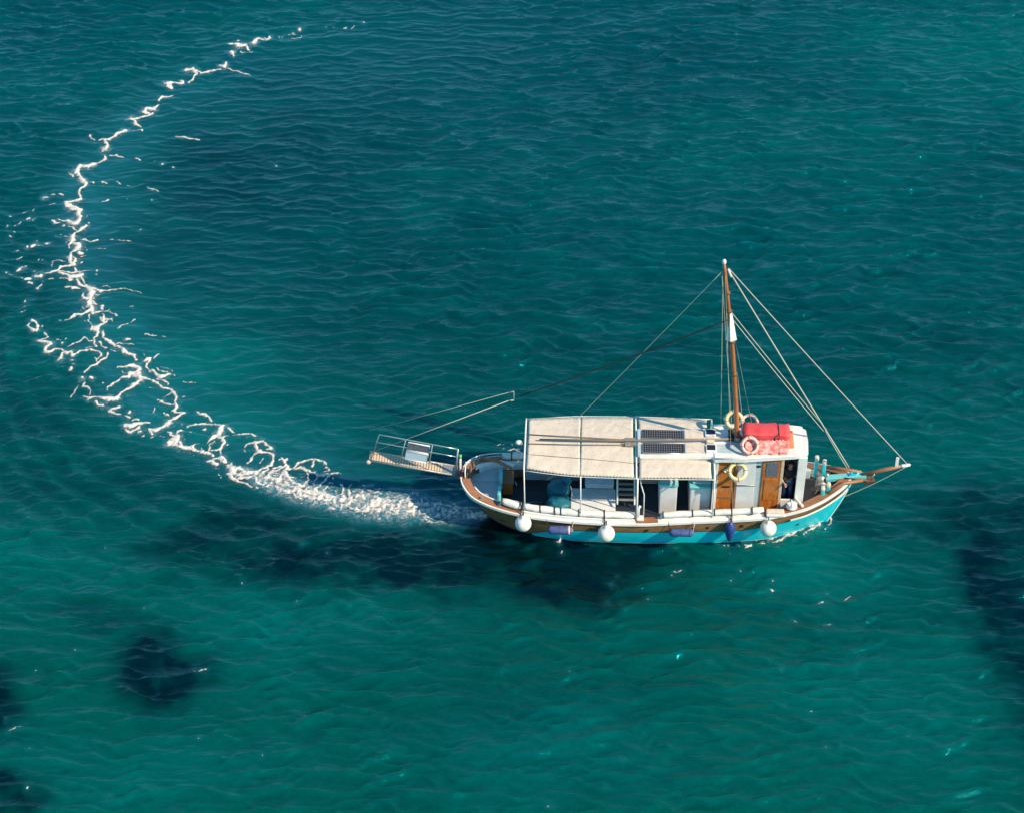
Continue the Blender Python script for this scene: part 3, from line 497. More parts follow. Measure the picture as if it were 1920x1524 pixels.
# water attributes that depend on the foam
aer = np.zeros(sh)
hi = ((GX - BOX[0]) / st).astype(int); hj = ((GY - BOX[2]) / st).astype(int); ok = (hi >= 0) & (hi < len(fx)) & (hj >= 0) & (hj < len(fy))
aer[ok] = halo[hj[ok], hi[ok]]
aer = aer * (.40 + .45 * fbm(GX * 1.4, GY * 1.4, 61, 4))
soft_in = np.where(sW < 0, np.exp(-(dW / 2.2) ** 2), np.exp(-(dW / .9) ** 2)) * np.clip((fW - .05) * 8, 0, 1) * np.clip((.95 - fW) * 3, 0, 1)
aer = np.clip(np.maximum(aer, .17 * soft_in * (.5 + fbm(GX * .6, GY * .6, 63, 3))), 0, .85)
rip = np.clip(.60 + .8 * (fbm(GX * .12, GY * .12, 71, 3) - .45), .3, 1) * np.where(sW < 0, 1 - .5 * np.exp(-(dW / 4.5) ** 2), 1)
mott = fbm(GX * .55, GY * .9, 91, 4)
deep = np.clip(deep * (.75 + .5 * mott) + np.clip(mott - .55, 0, 1) * .9 + np.clip(big - .5, 0, 1) * .6, 0, 1)
dark_patch = np.clip(dark_patch * (.45 + 1.0 * fbm(GX * 1.5, GY * 1.5, 95, 4)), 0, .93)
lite = np.clip(lite * (.6 + .7 * fbm(GX * .4, GY * .4, 97, 4)) + np.clip(.42 - mott, 0, 1) * .8, 0, 1)
water = fast_mesh('water', V, Fq, {'blue': blue, 'deep': deep, 'lite': lite, 'dark_patch': dark_patch, 'aer': aer, 'rip': rip}, water_mat())
tag(water, kind='structure')

# ================================================================== THE BOAT
# half-breadth and height of the rail, half-breadth at the waterline (boat-local metres, stern x=-1.65, stem head x=11)
HB = [(-1.65, 0), (-1.60, .30), (-1.48, .58), (-1.25, .88), (-1.0, 1.05), (-.3, 1.29), (.4, 1.43), (1.05, 1.50), (2.0, 1.56), (3.0, 1.57), (4.2, 1.55), (5, 1.50), (6, 1.42), (7.6, 1.37), (8.3, 1.31), (9.3, 1.16), (9.9, .93), (10.3, .70), (10.7, .40), (10.98, .05)]
SH = [(-1.65, 1.62), (-1.25, 1.5), (-.3, 1.34), (.4, 1.26), (1, 1.21), (2, 1.16), (3, 1.12), (4.2, 1.10), (5, 1.12), (6, 1.15), (7.6, 1.25), (8.3, 1.31), (9.3, 1.5), (10, 1.67), (10.98, 1.98)]
WB = [(-.9, 0), (-.6, .35), (0, .75), (.73, 1.05), (2.5, 1.29), (4.2, 1.31), (6, 1.25), (7.7, 1.08), (8.4, .95), (9.0, .72), (9.5, .47), (10.28, .03)]
hb = lambda x: interp(x, HB); shr = lambda x: interp(x, SH); wb = lambda x: interp(x, WB)
def hull_pt(u, v, side):      # u along (0 stern..1 bow), v 0 keel line, .3 waterline, 1 rail
    xr = -1.65 + 12.63 * u; xw = -.9 + 11.18 * u
    R_ = Vector((xr, hb(xr), shr(xr))); W_ = Vector((xw, wb(xw), 0)); K_ = Vector((xw * .94 + .3, wb(xw) * .35, -.55))
    if v < .3: t = v / .3; p = K_.lerp(W_, t)
    else:
        t = (v - .3) / .7; p = W_.lerp(R_, t); fl = .05 * math.sin(math.pi * t)
        p.y += fl * (1 if u < .75 else 1 - 3.0 * (u - .75)) * (1 if p.y > .15 else 0); p.x += (.06 * math.sin(math.pi * t) if u > .9 else 0)
    p.y *= side; return p
boat = thing('wooden_boat', (4.5, 0, 0), 'traditional wooden excursion boat with turquoise hull, cream awning and one mast', 'boat')
us = [0.5 - 0.5 * math.cos(math.pi * i / 64) for i in range(65)]
def zfrac(u, z):             # v that gives height z above the water
    lo, hi = .3, 1.0
    for _ in range(14):
        m = (lo + hi) / 2
        if hull_pt(u, m, 1).z < z: lo = m
        else: hi = m
    return hi
hm = MB()
for side in (-1, 1):
    rows = []
    for u in us:
        xr = -1.65 + 12.63 * u; s_ = shr(xr)
        bandtop = .66 + (.0 if xr < 7.5 else (xr - 7.5) * .17); bandtop = min(bandtop, s_ - .26)
        if xr < 1.4: bandtop = max(.66 - (1.4 - xr) * .42, .06)
        vz = [0, .15, .3, zfrac(u, .05), zfrac(u, max(bandtop * .5, .055)), zfrac(u, bandtop), zfrac(u, bandtop + .035), zfrac(u, (bandtop + s_) / 2), 1.0]
        rows.append([hull_pt(u, v, side) for v in vz])
    vs = [p for r in rows for p in r]; k = 9; fs = []; mi = []
    for i in range(len(us) - 1):
        for j in range(k - 1):
            f = [i * k + j, (i + 1) * k + j, (i + 1) * k + j + 1, i * k + j + 1]
            if side == 1: f = f[::-1]
            band = [2, 2, 3, 1, 1, 2, 0, 0][j]
            xm = -1.65 + 12.63 * us[i]
            if xm < .15 and band in (1, 3): band = 2
            hm.add([vs[q] for q in f], [[0, 1, 2, 3]], band, True)
hull = P(hm, 'hull', ['plank', 'turq', 'antifoul', 'white'], boat)
bmh = bmesh.new(); bmh.from_mesh(hull.data); bmesh.ops.remove_doubles(bmh, verts=bmh.verts, dist=.0008); bmh.to_mesh(hull.data); bmh.free()
# plank seams as thin proud battens are too fine here; stem post and keel
st_ = MB(); st_.slab([(0, 0)] * 3, 0, 0) if False else None
stem = []
for t in [i / 10 for i in range(11)]:
    p = hull_pt(1, .3 + .7 * t, 1); stem.append(Vector((p.x, 0, p.z)))
stem = [Vector((9.95, 0, -.5))] + stem + [Vector((11.08, 0, 2.12))]
v_ = []
for p in stem: v_ += [(p.x - .12, -.06, p.z), (p.x + .07, -.05, p.z), (p.x + .07, .05, p.z), (p.x - .12, .06, p.z)]
f_ = [[i * 4 + j, i * 4 + (j + 1) % 4, (i + 1) * 4 + (j + 1) % 4, (i + 1) * 4 + j] for i in range(len(stem) - 1) for j in range(4)] + [[0, 3, 2, 1], [(len(stem) - 1) * 4 + j for j in range(4)]]
P(MB().add(v_, f_), 'stem_post', 'turq', boat)
P(MB().add([(p[0] + .045, p[1] * .5, p[2]) for p in v_], f_), 'stem_edge', 'white', boat)

def rail_strip(x0, x1, oy0, oy1, oz0, oz1, side, n=60):      # strip following the rail, between offsets from its edge
    v = []; 
    for i in range(n + 1):
        x = x0 + (x1 - x0) * i / n; e = .01; tx = 2 * e; ty = hb(min(x + e, 10.97)) - hb(max(x - e, -1.64)); L_ = math.hypot(tx, ty); nx, ny = -ty / L_, tx / L_
        for (o, z) in ((oy0, oz0), (oy1, oz0), (oy1, oz1), (oy0, oz1)):
            v.append((x + nx * o, max((hb(x) + ny * o), 0.0) * side, shr(x) + z))
    f = [[i * 4 + j, i * 4 + (j + 1) % 4, (i + 1) * 4 + (j + 1) % 4, (i + 1) * 4 + j] for i in range(n) for j in range(4)] + [[0, 3, 2, 1], [n * 4 + j for j in range(4)]]
    if side < 0: f = [q[::-1] for q in f]
    return v, f
def side_strips(name, m, x0, x1, *a, n=60):
    for s_ in (-1, 1):
        v, f = rail_strip(x0, x1, *a, s_, n); P(MB().add(v, f), name, m, boat)
for s_ in (-1, 1):
    b = MB()
    for (x0, x1, n) in ((-1.645, -1.2, 24), (-1.2, 10.95, 90)): v, f = rail_strip(x0, x1, -.005, .045, -.075, .015, s_, n); b.add(v, f)
    P(b, 'rubbing_strake', 'white', boat)
    b = MB()
    for (x0, x1, n, mi) in ((-1.62, -1.2, 20, 0), (-1.2, .35, 12, 0), (.35, 4.02, 24, 1), (4.02, 4.75, 6, 0), (4.75, 8.15, 24, 1), (8.15, 10.9, 30, 0)):
        v, f = rail_strip(x0, x1, -.27, -.004, -.03, .03, s_, n); b.add(v, f, mi)
    P(b, 'cap_rail', ['capwood', 'white'], boat)
side_strips('cap_rail_edging', 'white', -1.45, .3, -.31, -.272, -.12, .045, n=30)
side_strips('lower_strake', 'white', 9.0, 10.85, .002, .035, -.34, -.29, n=30)
for s_ in (-1, 1):
    b = MB(); 
    for (x0, x1, dz) in ((-1.3, .5, -.34), (.5, 9.0, -.62), (9.0, 10.5, -.36)): v, f = rail_strip(x0, x1, -.29, -.25, dz, -.031, s_, 30); b.add(v, f)
    P(b, 'bulwark_lining', 'panel', boat)
if 0: pass
# scuppers and plank butts: dark short marks on the brown band
for x in (2.6, 4.4, 5.9, 6.35, 7.45): 
    P(MB().box((x - .05, -hb(x) - .004, shr(x) - .34), (x + .05, -hb(x) + .06, shr(x) - .27), bev=.01), 'scupper', 'black', boat)
def ring_poly(x0, x1, inset, n=40):
    xs_ = [x0 + (x1 - x0) * i / n for i in range(n + 1)]
    return [(x, -max(hb(x) - inset, .01)) for x in xs_] + [(x, max(hb(x) - inset, .01)) for x in xs_[::-1]]
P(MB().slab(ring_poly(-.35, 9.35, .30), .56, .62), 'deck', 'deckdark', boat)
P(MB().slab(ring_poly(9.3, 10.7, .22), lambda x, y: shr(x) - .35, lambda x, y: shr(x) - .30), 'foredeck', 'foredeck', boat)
# hull cross beams below, hidden: none

# stern seat with turquoise back boards
def seat(x0, x1, ya, yb, z):
    n = 14; lo = []; hi = []
    for i in range(n + 1):
        x = x0 + (x1 - x0) * i / n; m = max(hb(x) - .31, .0); lo.append((x, max(-m, ya))); hi.append((x, min(m, yb)))
    return [p for p in lo] + hi[::-1]
ss = MB(); ss.slab(seat(-1.50, -.45, -2, -.26, 0), 1.02, 1.16); ss.slab(seat(-1.38, -.33, .27, 2, 0), 1.02, 1.16); ss.slab(seat(-1.50, -.42, -.255, .265, 0), .98, 1.10, 1)
P(ss, 'stern_seat', ['greyblue', 'greyblue'], boat)
P(MB().slab(seat(-.45, .02, -2, -.78, 0), .7, 1.12), 'stern_locker', 'panel', boat)
P(MB().box((-.44, .05, .95), (-.32, .62, 1.48), bev=.05), 'seat_back', 'turqlt', boat)
P(MB().box((-.46, -.70, .95), (-.34, -.22, 1.44), bev=.05), 'seat_back', 'turqlt', boat)
P(MB().box((-.42, -.2, .7), (-.36, .04, 1.2), bev=.01), 'seat_divider', 'navy', boat)
# little gate in the stern rail
P(MB().box((-1.40, -.08, 1.48), (-1.36, .28, 1.80), bev=.01), 'stern_gate', 'navy', boat)
gt = P(MB().box((-1.66, -.10, 1.60), (-1.62, .30, 1.86), bev=.01), 'stern_gate', 'navy', boat); P(MB().tube([(-1.52, -.14, 1.5), (-1.52, -.14, 1.9), (-1.52, .34, 1.9), (-1.52, .34, 1.5)], .02), 'gate_frame', 'white', gt)
# raised quarter rail tube at the stern, far side
pts = [(x, hb(x) + .02, shr(x) + .10 + .04 * math.sin((x + 1.6) * 2)) for x in [-1.6, -1.55, -1.45, -1.3, -1.1, -.8, -.5, -.25]]
pr = MB().tube(pts, .022)
for q in (pts[2], pts[4], pts[6]): pr.tube([q, (q[0], q[1], q[2] - .14)], .014)
P(pr, 'stern_rail', 'white', boat)
for x in (-.95, -.35):   # mooring cleats / posts on the near quarter
    P(MB().box((x - .05, -hb(x) + .08, shr(x)), (x + .05, -hb(x) + .15, shr(x) + .12), bev=.02), 'cleat', 'greymetal', boat)
# tiller and timber on the far quarter
P(MB().tube([(-1.05, .98, 1.55), (-.5, .72, 1.62), (-.02, .52, 1.50)], [.05, .06, .045]), 'tiller', 'capwood', boat)
P(MB().box((-.45, .66, 1.47), (.05, .80, 1.55), bev=.02, R=Matrix.Rotation(rad(-22), 3, 'Z')), 'tiller_head', 'white', boat)

# central deck furniture under the awning
bn = P(MB().box((1.93, -.98, .62), (3.38, .03, 1.12), bev=.03), 'deck_bench', 'panel', boat)
P(MB().box((1.95, -.36, 1.124), (3.36, .01, 1.16), bev=.015), 'bench_shade_pad', 'greyblue', bn)  # awning shade on the bench top, modelled as a grey-blue pad
bx = P(MB().box((2.40, .06, .62), (3.31, .55, 1.22), bev=.05), 'cool_box', 'panel', boat)
P(MB().box((2.38, .04, 1.222), (3.33, .57, 1.32), bev=.04), 'lid', 'greyblue', bx)
P(MB().box((4.80, -.54, .62), (5.36, .62, 1.86), bev=.03), 'engine_casing', 'panel', boat)
P(MB().box((4.74, -.60, 1.862), (5.38, .66, 1.95), bev=.02), 'casing_top', 'turqlt', boat)
P(MB().box((4.80, -.52, 1.952), (5.34, .62, 1.975), bev=.01), 'casing_mat', 'greyblue', boat)
P(MB().box((5.78, -.60, .62), (6.44, .75, 1.86), bev=.03), 'galley_box', 'panel', boat)
P(MB().box((5.74, -.66, 1.862), (6.44, .78, 1.93), bev=.02), 'galley_top', 'turqlt', boat)
P(MB().box((5.84, -.52, 1.932), (6.44, .76, 2.02), bev=.03), 'galley_lid', 'greyblue', boat)
P(MB().box((5.2, -.30, 1.975), (5.33, .2, 1.99), bev=.004), 'vent', 'black', boat)
P(MB().box((3.48, -1.22, .62), (4.02, -.86, .98), bev=.02).box((3.48, -1.22, .98), (4.02, -1.08, 1.12), bev=.02), 'deck_step', 'panel', boat)
P(MB().box((4.2, .9, .62), (4.8, 1.22, 1.1), bev=.03), 'side_bench', 'canvas', boat)
P(MB().box((.4, .95, .62), (2.2, 1.2, 1.15), bev=.03), 'side_bench', 'greyblue', boat)
P(MB().tube([(-.2, -.15, .628), (1.0, -.15, .628)], .012), 'deck_seam', 'greymetal', boat)

# ---- awning
def aw_hw(x): return interp(x, [(.42, 1.19), (1.2, 1.32), (2.1, 1.42), (3.9, 1.46), (6.45, 1.42)])
def aw_z(x, y): 
    k = min(abs(y) / 1.46, 1); return 3.14 - .13 * k ** 2.2 + .01 * math.sin(x * 2.6) 
def sheet(x0, x1, ya, yb, nx=22, ny=14, sag=.025):
    v = []; 
    for i in range(nx + 1):
        x = x0 + (x1 - x0) * i / nx
        for j in range(ny + 1):
            t = j / ny; w_ = aw_hw(x); y = (ya if ya is not None else -w_) * (1 - t) + (yb if yb is not None else w_) * t
            bow = .02 * math.sin(math.pi * t) * (1 if i == 0 else (-1 if i == nx else 0)) if sag else 0
            v.append((x + bow, y, aw_z(x, y) - sag * math.sin(math.pi * i / nx) * .6 * abs(math.sin(math.pi * t * 2)) + random.uniform(-.003, .003)))
    f = [[i * (ny + 1) + j, (i + 1) * (ny + 1) + j, (i + 1) * (ny + 1) + j + 1, i * (ny + 1) + j + 1] for i in range(nx) for j in range(ny)]
    vb = [(a, c, d - .012) for a, c, d in v]; n0 = len(v)
    f2 = [[q + n0 for q in g_][::-1] for g_ in f]
    edge = [j for j in range(ny + 1)] + [i * (ny + 1) + ny for i in range(1, nx + 1)] + [nx * (ny + 1) + j for j in range(ny - 1, -1, -1)] + [i * (ny + 1) for i in range(nx - 1, 0, -1)]
    f3 = [[edge[i], edge[(i + 1) % len(edge)], edge[(i + 1) % len(edge)] + n0, edge[i] + n0] for i in range(len(edge))]
    return v + vb, f + f2 + f3
aft = MB(); v, f = sheet(.50, 2.2, None, None); aft.add(v, f, 0, True); v, f = sheet(2.19, 3.90, None, None); aft.add([(a, c, d + .004) for a, c, d in v], f, 0, True)
awn = P(aft, 'awning_canvas', 'canvas', boat, 'large cream awning sheet over the aft deck')
v, f = sheet(4.06, 6.36, None, -.66, 22, 8, .02); P(MB().add(v, f, 0, True), 'awning_side_strip', 'canvas', boat)
v, f = sheet(4.06, 6.30, .66, None, 22, 8, .02); P(MB().add(v, f, 0, True), 'awning_side_strip', 'canvas', boat)
for s_, nm in ((-1, 'near'), (1, 'far')):      # lacing along both edges
    z = MB(); pts = []
    n = 110
    for i in range(n + 1):
        x = .5 + (6.35 - .5) * i / n; y = s_ * (aw_hw(x) + (.035 if i % 2 else -.025)); pts.append((x, y, aw_z(x, y) + .012 - (.03 if i % 2 else 0)))
    z.tube(pts, .009, n=5); P(z, 'edge_lacing', 'rope', boat)
fr = MB()
for x in (.42, 3.98, 6.45):
    w_ = aw_hw(x) + .05; fr.tube([(x, -w_ + 2 * w_ * i / 12, aw_z(x, -w_ + 2 * w_ * i / 12) - .01) for i in range(13)], .027)
for s_ in (-1, 1): fr.tube([(.42 + 6.03 * i / 20, s_ * (aw_hw(.42 + 6.03 * i / 20) + .05), aw_z(0, 1.45) - .02) for i in range(21)], .011)
P(fr, 'awning_frame', 'white', boat)
for x in (.42, 2.22, 4.02, 6.45):
    for s_ in (-1, 1):
        y1 = s_ * (aw_hw(x) + .05); y0 = s_ * (hb(x) - .12)
        P(MB().tube([(x + .04, y0, shr(x)), (x + .02, (y0 + y1) / 2, (shr(x) + 3) / 2), (x, y1, aw_z(x, y1))], .020 if x != 4.02 else .03), 'awning_post', 'white', boat)
bs = MB(); bs.box((4.06, -1.50, 1.15), (4.28, -1.28, 1.24), bev=.03); bs.tube([(4.10, -1.38, 1.2), (4.10, -1.38, 1.62), (4.16, -1.36, 1.7)], .045); bs.tube([(4.28, -1.3, 1.2), (4.26, -1.25, 2.1), (4.15, -1.24, 2.5), (4.1, -1.3, 2.9)], .02)
P(bs, 'post_bracket', 'white', boat)
# boom, crutch and spars lying on the awning
P(MB().tube([(7.05, .03, 3.42), (5.4, .0, 3.34), (3.2, -.01, 3.27), (.88, .0, 3.24)], [.035, .04, .035, .03], n=12), 'boom', 'spar', boat)
P(MB().tube([(3.86, .10, 3.22), (2.2, .20, 3.2), (.46, .30, 3.18)], .017), 'topping_line', 'spar', boat)
P(MB().tube([(3.86, -.14, 3.22), (2.2, -.17, 3.2), (.50, -.16, 3.18)], .014), 'topping_line', 'spar', boat)
P(MB().tube([(3.9, -.90, 3.11), (2.4, -.76, 3.13), (.55, -.62, 3.13)], .007), 'awning_seam', 'spar', boat)
P(MB().box((3.62, -.20, 3.2), (3.98, -.06, 3.28), bev=.02).box((3.6, .02, 3.2), (3.95, .12, 3.3), bev=.02), 'boom_block', 'greymetal', boat)
P(MB().lathe([(.0, 0), (.06, .02), (.09, .1), (.07, .2), (.0, .24)], (.34, .08, 3.0), (-1, 0, .1)), 'stern_lamp', 'white', boat)

# ---- side curtains rolled up along both rails
def roll(x0, x1, s_, r=.115, dz=.19, name='rolled_side_curtain', m='roll'):
    k = max(int((x1 - x0) / .14), 3); pts = []; rr = []
    for i in range(k + 1):
        x = x0 + (x1 - x0) * i / k; pts.append((x, s_ * (hb(x) - .20 + .008 * math.sin(x * 9)), shr(x) + dz)); rr.append(r * (1 + .06 * math.sin(x * 7.3) + .04 * math.sin(x * 17)) * (.75 if i in (0, k) else 1))
    return P(MB().tube(pts, rr, n=14), name, m, boat)
def strap(parent, x, s_, r=.13, dz=.19, tail=.0):
    c = Vector((x, s_ * (hb(x) - .20), shr(x) + dz)); b = MB(); n = 16
    b.tube([(c.x + .004 * math.sin(i), c.y + math.cos(2 * math.pi * i / n) * r, c.z + math.sin(2 * math.pi * i / n) * r) for i in range(n)], .02, closed=True, n=6)
    if tail: b.tube([(c.x, s_ * (hb(x) - .06), c.z), (c.x + .01, s_ * (hb(x) + .06), c.z - .2), (c.x + .02, s_ * (hb(x) + .09), c.z - tail)], .018, n=6)
    return P(b, 'strap', 'black', parent)
r1 = roll(-.32, .34, -1, .125); strap(r1, -.28, -1, .13); strap(r1, .33, -1, .15, tail=.3)
r2 = roll(.40, 4.0, -1); [strap(r2, x, -1, .125) for x in (.95, 1.42, 1.62)]; strap(r2, 2.78, -1, .10); strap(r2, 3.02, -1, .135, tail=.25); strap(r2, 2.2, -1, .12)
r3 = roll(4.82, 8.12, -1, .10, .17); [strap(r3, x, -1, .105, .17) for x in (4.9, 5.85, 6.55)]; strap(r3, 7.1, -1, .11, .17, tail=.2); strap(r3, 7.75, -1, .125, .17)
r4 = roll(-.35, .36, 1, .12); strap(r4, -.05, 1, .125)
r5 = roll(.5, 6.3, 1)
side_strips('curtain_batten', 'white', .42, 4.0, -.08, -.03, .03, .12)
P(MB().box((8.2, -1.30, 1.30), (8.78, -1.10, 1.50), bev=.05), 'rail_locker', 'canvas', boat)
P(MB().box((8.2, -1.38, 1.36), (8.80, -1.31, 1.46), bev=.03), 'curtain_batten', 'roll', boat)
cv = MB(); cv.lathe([(.17, 0), (.18, .03), (.15, .05), (.15, .10), (.17, .12), (.12, .15), (.0, .155)], (9.02, -1.02, 1.50), mi=0, n=18); cv.box((8.86, -1.04, 1.655), (9.18, -1.0, 1.675), bev=.004); cv.box((9.0, -1.18, 1.655), (9.04, -.86, 1.675), bev=.004)
P(cv, 'deck_vent', 'white', boat)
P(MB().box((9.22, -1.12, 1.56), (9.30, -.68, 1.64), bev=.02, R=Matrix.Rotation(rad(28), 3, 'Z')), 'deck_board', 'white', boat)

# ---- wheelhouse
def rz(x): return 3.14 + .05 * max(x - 4.1, 0)
RW = [(4.1, .66), (6.40, .68), (6.46, .84), (7.4, .86), (9.0, .74), (9.30, .66)]
rp = [(x, -w_) for x, w_ in RW] + [(9.42, -.55), (9.45, 0), (9.42, .55)] + [(x, w_) for x, w_ in RW[::-1]]
roof = P(MB().slab(rp, lambda x, y: rz(x) - .09, lambda x, y: rz(x) + .02 - .02 * abs(y)), 'wheelhouse_roof', 'white', boat)
rim = MB()
for s_ in (-1, 1):
    ed = [(x, s_ * (w_ - .03), rz(x) + .035) for x, w_ in RW[2:]]; rim.tube(ed, .035, n=8)
rim.tube([(6.47, -.8, rz(6.5) + .02), (6.47, .8, rz(6.5) + .02)], .02)
P(rim, 'roof_rim', 'white', boat)
P(MB().box((4.02, -.64, rz(4) + .0), (4.12, .64, rz(4) + .10), bev=.02), 'roof_beam', 'greyblue', boat)
P(MB().slab([(6.52, -.50), (7.35, -.55), (7.35, -.1), (6.52, -.1)], lambda x, y: rz(x) + .004, lambda x, y: rz(x) + .03), 'roof_walkway', 'greyblue', boat)
for (xa, xb, ya, yb) in ((4.16, 5.46, .17, .60), (4.18, 5.48, -.52, -.06)):
    sp = P(MB().box((xa, ya, rz(xa) + .06), (xb, yb, rz(xa) + .10), bev=.01), 'solar_panel', 'solar', boat)
    b = MB(); b.tube([(xa, ya, rz(xa) + .085), (xb, ya, rz(xa) + .085), (xb, yb, rz(xa) + .085), (xa, yb, rz(xa) + .085)], .018, closed=True, n=6); P(b, 'panel_frame', 'steel', sp)
P(MB().box((5.52, .16, rz(5.5) - .0), (6.14, .60, rz(5.5) + .10), bev=.03).box((5.52, -.50, rz(5.5) - .0), (6.16, -.06, rz(5.5) + .10), bev=.03), 'roof_locker', 'canvas', boat)
for (xa, xb, ya, yb) in ((6.19, 6.53, .24, .56), (6.19, 6.52, -.52, -.18)):
    h = P(MB().box((xa, ya, rz(xa)), (xb, yb, rz(xa) + .12), bev=.02), 'roof_hatch', 'white', boat)
    P(MB().box((xa + .04, ya + .05, rz(xa) + .121), (xb - .03, yb - .05, rz(xa) + .135), bev=.01), 'hatch_glass', 'glass', h)
P(MB().box((6.21, -.12, rz(6.2)), (6.47, .14, rz(6.2) + .16), bev=.03), 'roof_vent', 'canvas', boat)
def wy(x): return -.74 + .035 * max(x - 7.4, 0)          # near wall plane
def wpan(name, m, x0, x1, z0, z1, off=0.0, th=.06, parent=boat, bev=.012):
    y = wy((x0 + x1) / 2) + off; return P(MB().box((x0, y, z0), (x1, y + th, z1), bev=bev), name, m, parent)
ZT = lambda x: rz(x) - .095
wpan('corner_post', 'white', 6.46, 6.60, .62, ZT(6.46), -.03, .12)
d1 = wpan('cabin_door', 'varnish', 6.604, 7.14, .9, ZT(6.6), .03)
y_ = wy(6.8) + .03
P(MB().lathe([(.07, 0), (.07, .02), (.045, .022), (.045, .012)], (6.84, y_, 2.72), (0, -1, 0)), 'porthole', 'white', d1)
P(MB().box((6.78, y_ - .03, 2.02), (7.02, y_ - .002, 2.07), bev=.008), 'door_handle', 'black', d1)
P(MB().box((6.66, y_ - .02, 1.55), (7.1, y_ - .001, 1.62), bev=.005), 'door_rail', 'capwood', d1)
wpan('door_jamb', 'capwood', 7.144, 7.22, .9, ZT(7.1), .0)
wpan('cabin_wall', 'panel', 7.224, 7.80, .9, 2.15, .0)
wpan('cabin_wall', 'panel', 7.224, 7.80, 2.17, ZT(7.2), .025)
P(MB().tube([(7.2, wy(7.3) - .03, 2.16), (7.88, wy(7.8) - .03, 2.16)], .018), 'grab_rail', 'greymetal', boat)
wpan('cabin_wall', 'greyblue', 7.804, 8.0, .9, ZT(7.8), .04)  # white aft-facing wall, its shade painted in as grey-blue
P(MB().box((7.80, wy(7.9) + .01, 2.88), (7.95, wy(7.9) + .038, 2.95), bev=.004), 'vent', 'black', boat)
d2 = wpan('wheelhouse_door', 'varnish', 8.004, 8.58, .9, ZT(8.0), .0)
P(MB().box((8.12, wy(8.3) - .012, 2.50), (8.50, wy(8.3) - .001, 3.10), bev=.006), 'window', 'bluegrey_board', d2)
P(MB().box((8.10, wy(8.3) - .02, 1.50), (8.52, wy(8.3) - .001, 2.40), bev=.01), 'door_panel', 'varnish', d2)
wpan('door_jamb', 'tread', 8.584, 8.68, .9, ZT(8.6), -.02, .08)
wpan('corner_post', 'white', 9.12, 9.40, .9, ZT(9.12), -.02, .12)
wpan('sill', 'panel', 8.684, 9.116, .9, 1.5, .0)
P(MB().box((6.6, .68, .62), (9.3, .74, 3.12), bev=.01), 'cabin_wall', 'panel', boat)
P(MB().box((6.48, -.62, .62), (6.54, .68, 3.1), bev=.01), 'cabin_wall', 'panel', boat)
fw = P(MB().box((9.30, -.56, .9), (9.36, .68, 2.35), bev=.01).box((9.30, -.56, 2.95), (9.36, .68, 3.26), bev=.01).box((9.30, .0, 2.35), (9.36, .1, 2.95), bev=.005), 'front_wall', 'panel', boat)
P(MB().box((9.32, -.56, 2.35), (9.335, .68, 2.95), bev=.002), 'windscreen', 'glass', fw)
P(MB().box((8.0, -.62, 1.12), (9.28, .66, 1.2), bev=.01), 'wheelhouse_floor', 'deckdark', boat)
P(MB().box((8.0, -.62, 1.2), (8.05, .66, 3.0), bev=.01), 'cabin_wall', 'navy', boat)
wh = MB(); wh.torus((9.08, .05, 2.15), (-1, 0, .3), .22, .018); 
for k in range(3): a = k * math.pi / 3; wh.tube([(9.08, .05 - .21 * math.cos(a), 2.15 - .21 * math.sin(a)), (9.08, .05 + .21 * math.cos(a), 2.15 + .21 * math.sin(a))], .01)
P(wh, 'steering_wheel', 'varnish', boat)

# ---- mast, rigging
MT = Vector((6.32, 0, 10.42)); MBASE = Vector((7.22, .12, 3.2))
def mp(z): t = (z - 3.2) / (10.42 - 3.2); return MBASE.lerp(MT, t) + Vector((.06 * math.sin(math.pi * t), 0, 0))
P(MB().tube([mp(3.2 + 7.2 * i / 18) for i in range(19)], [.088 - .038 * i / 18 for i in range(19)], n=14), 'mast', 'mast', boat)
P(MB().lathe([(.055, 0), (.065, .03), (.065, .10), (.04, .14), (0, .15)], mp(10.32), n=12), 'masthead', 'white', boat)
mh = MB(); mh.lathe([(.03, 0), (.04, .08), (.03, .3), (0, .33)], mp(10.12) + Vector((.11, 0, 0)), (.35, 0, -1), n=10)
P(mh, 'masthead_block', 'white', boat)
ms = MB(); ms.box(tuple(MBASE - Vector((.16, .14, .0))), tuple(MBASE + Vector((.16, .14, .12))), bev=.03); ms.lathe([(.135, 0), (.135, .22), (.115, .26)], MBASE, n=14)
P(ms, 'mast_step', 'greymetal', boat)
wn = MB(); wn.lathe([(.09, 0), (.06, .05), (.06, .12), (.09, .16), (0, .17)], MBASE + Vector((-.22, .1, .25)), (0, 1, 0), n=12); wn.box(tuple(MBASE + Vector((-.3, -.05, 0))), tuple(MBASE + Vector((-.12, .2, .3))), bev=.03)
P(wn, 'mast_winch', 'black', boat)
fl = MB(); a = mp(8.45); c_ = mp(7.42)      # pale sail cover wrapped on the mast
fl.add([a + Vector((.02, -.06, 0)), a + Vector((.09, .0, 0)), c_ + Vector((.16, -.03, 0)), c_ + Vector((-.20, -.05, .02)), mp(7.9) + Vector((-.06, -.08, 0)), c_ + Vector((-.04, -.16, .02))], [[0, 4, 5], [4, 3, 5], [0, 5, 2], [0, 2, 1], [0, 1, 4], [1, 2, 3], [1, 3, 4], [5, 3, 2]])
P(fl, 'pennant', 'roll', boat)
for z in (9.2, 8.5, 7.3, 6.0): P(MB().lathe([(.10, 0), (.10, .05)], mp(z), n=12), 'mast_band', 'rust', boat)
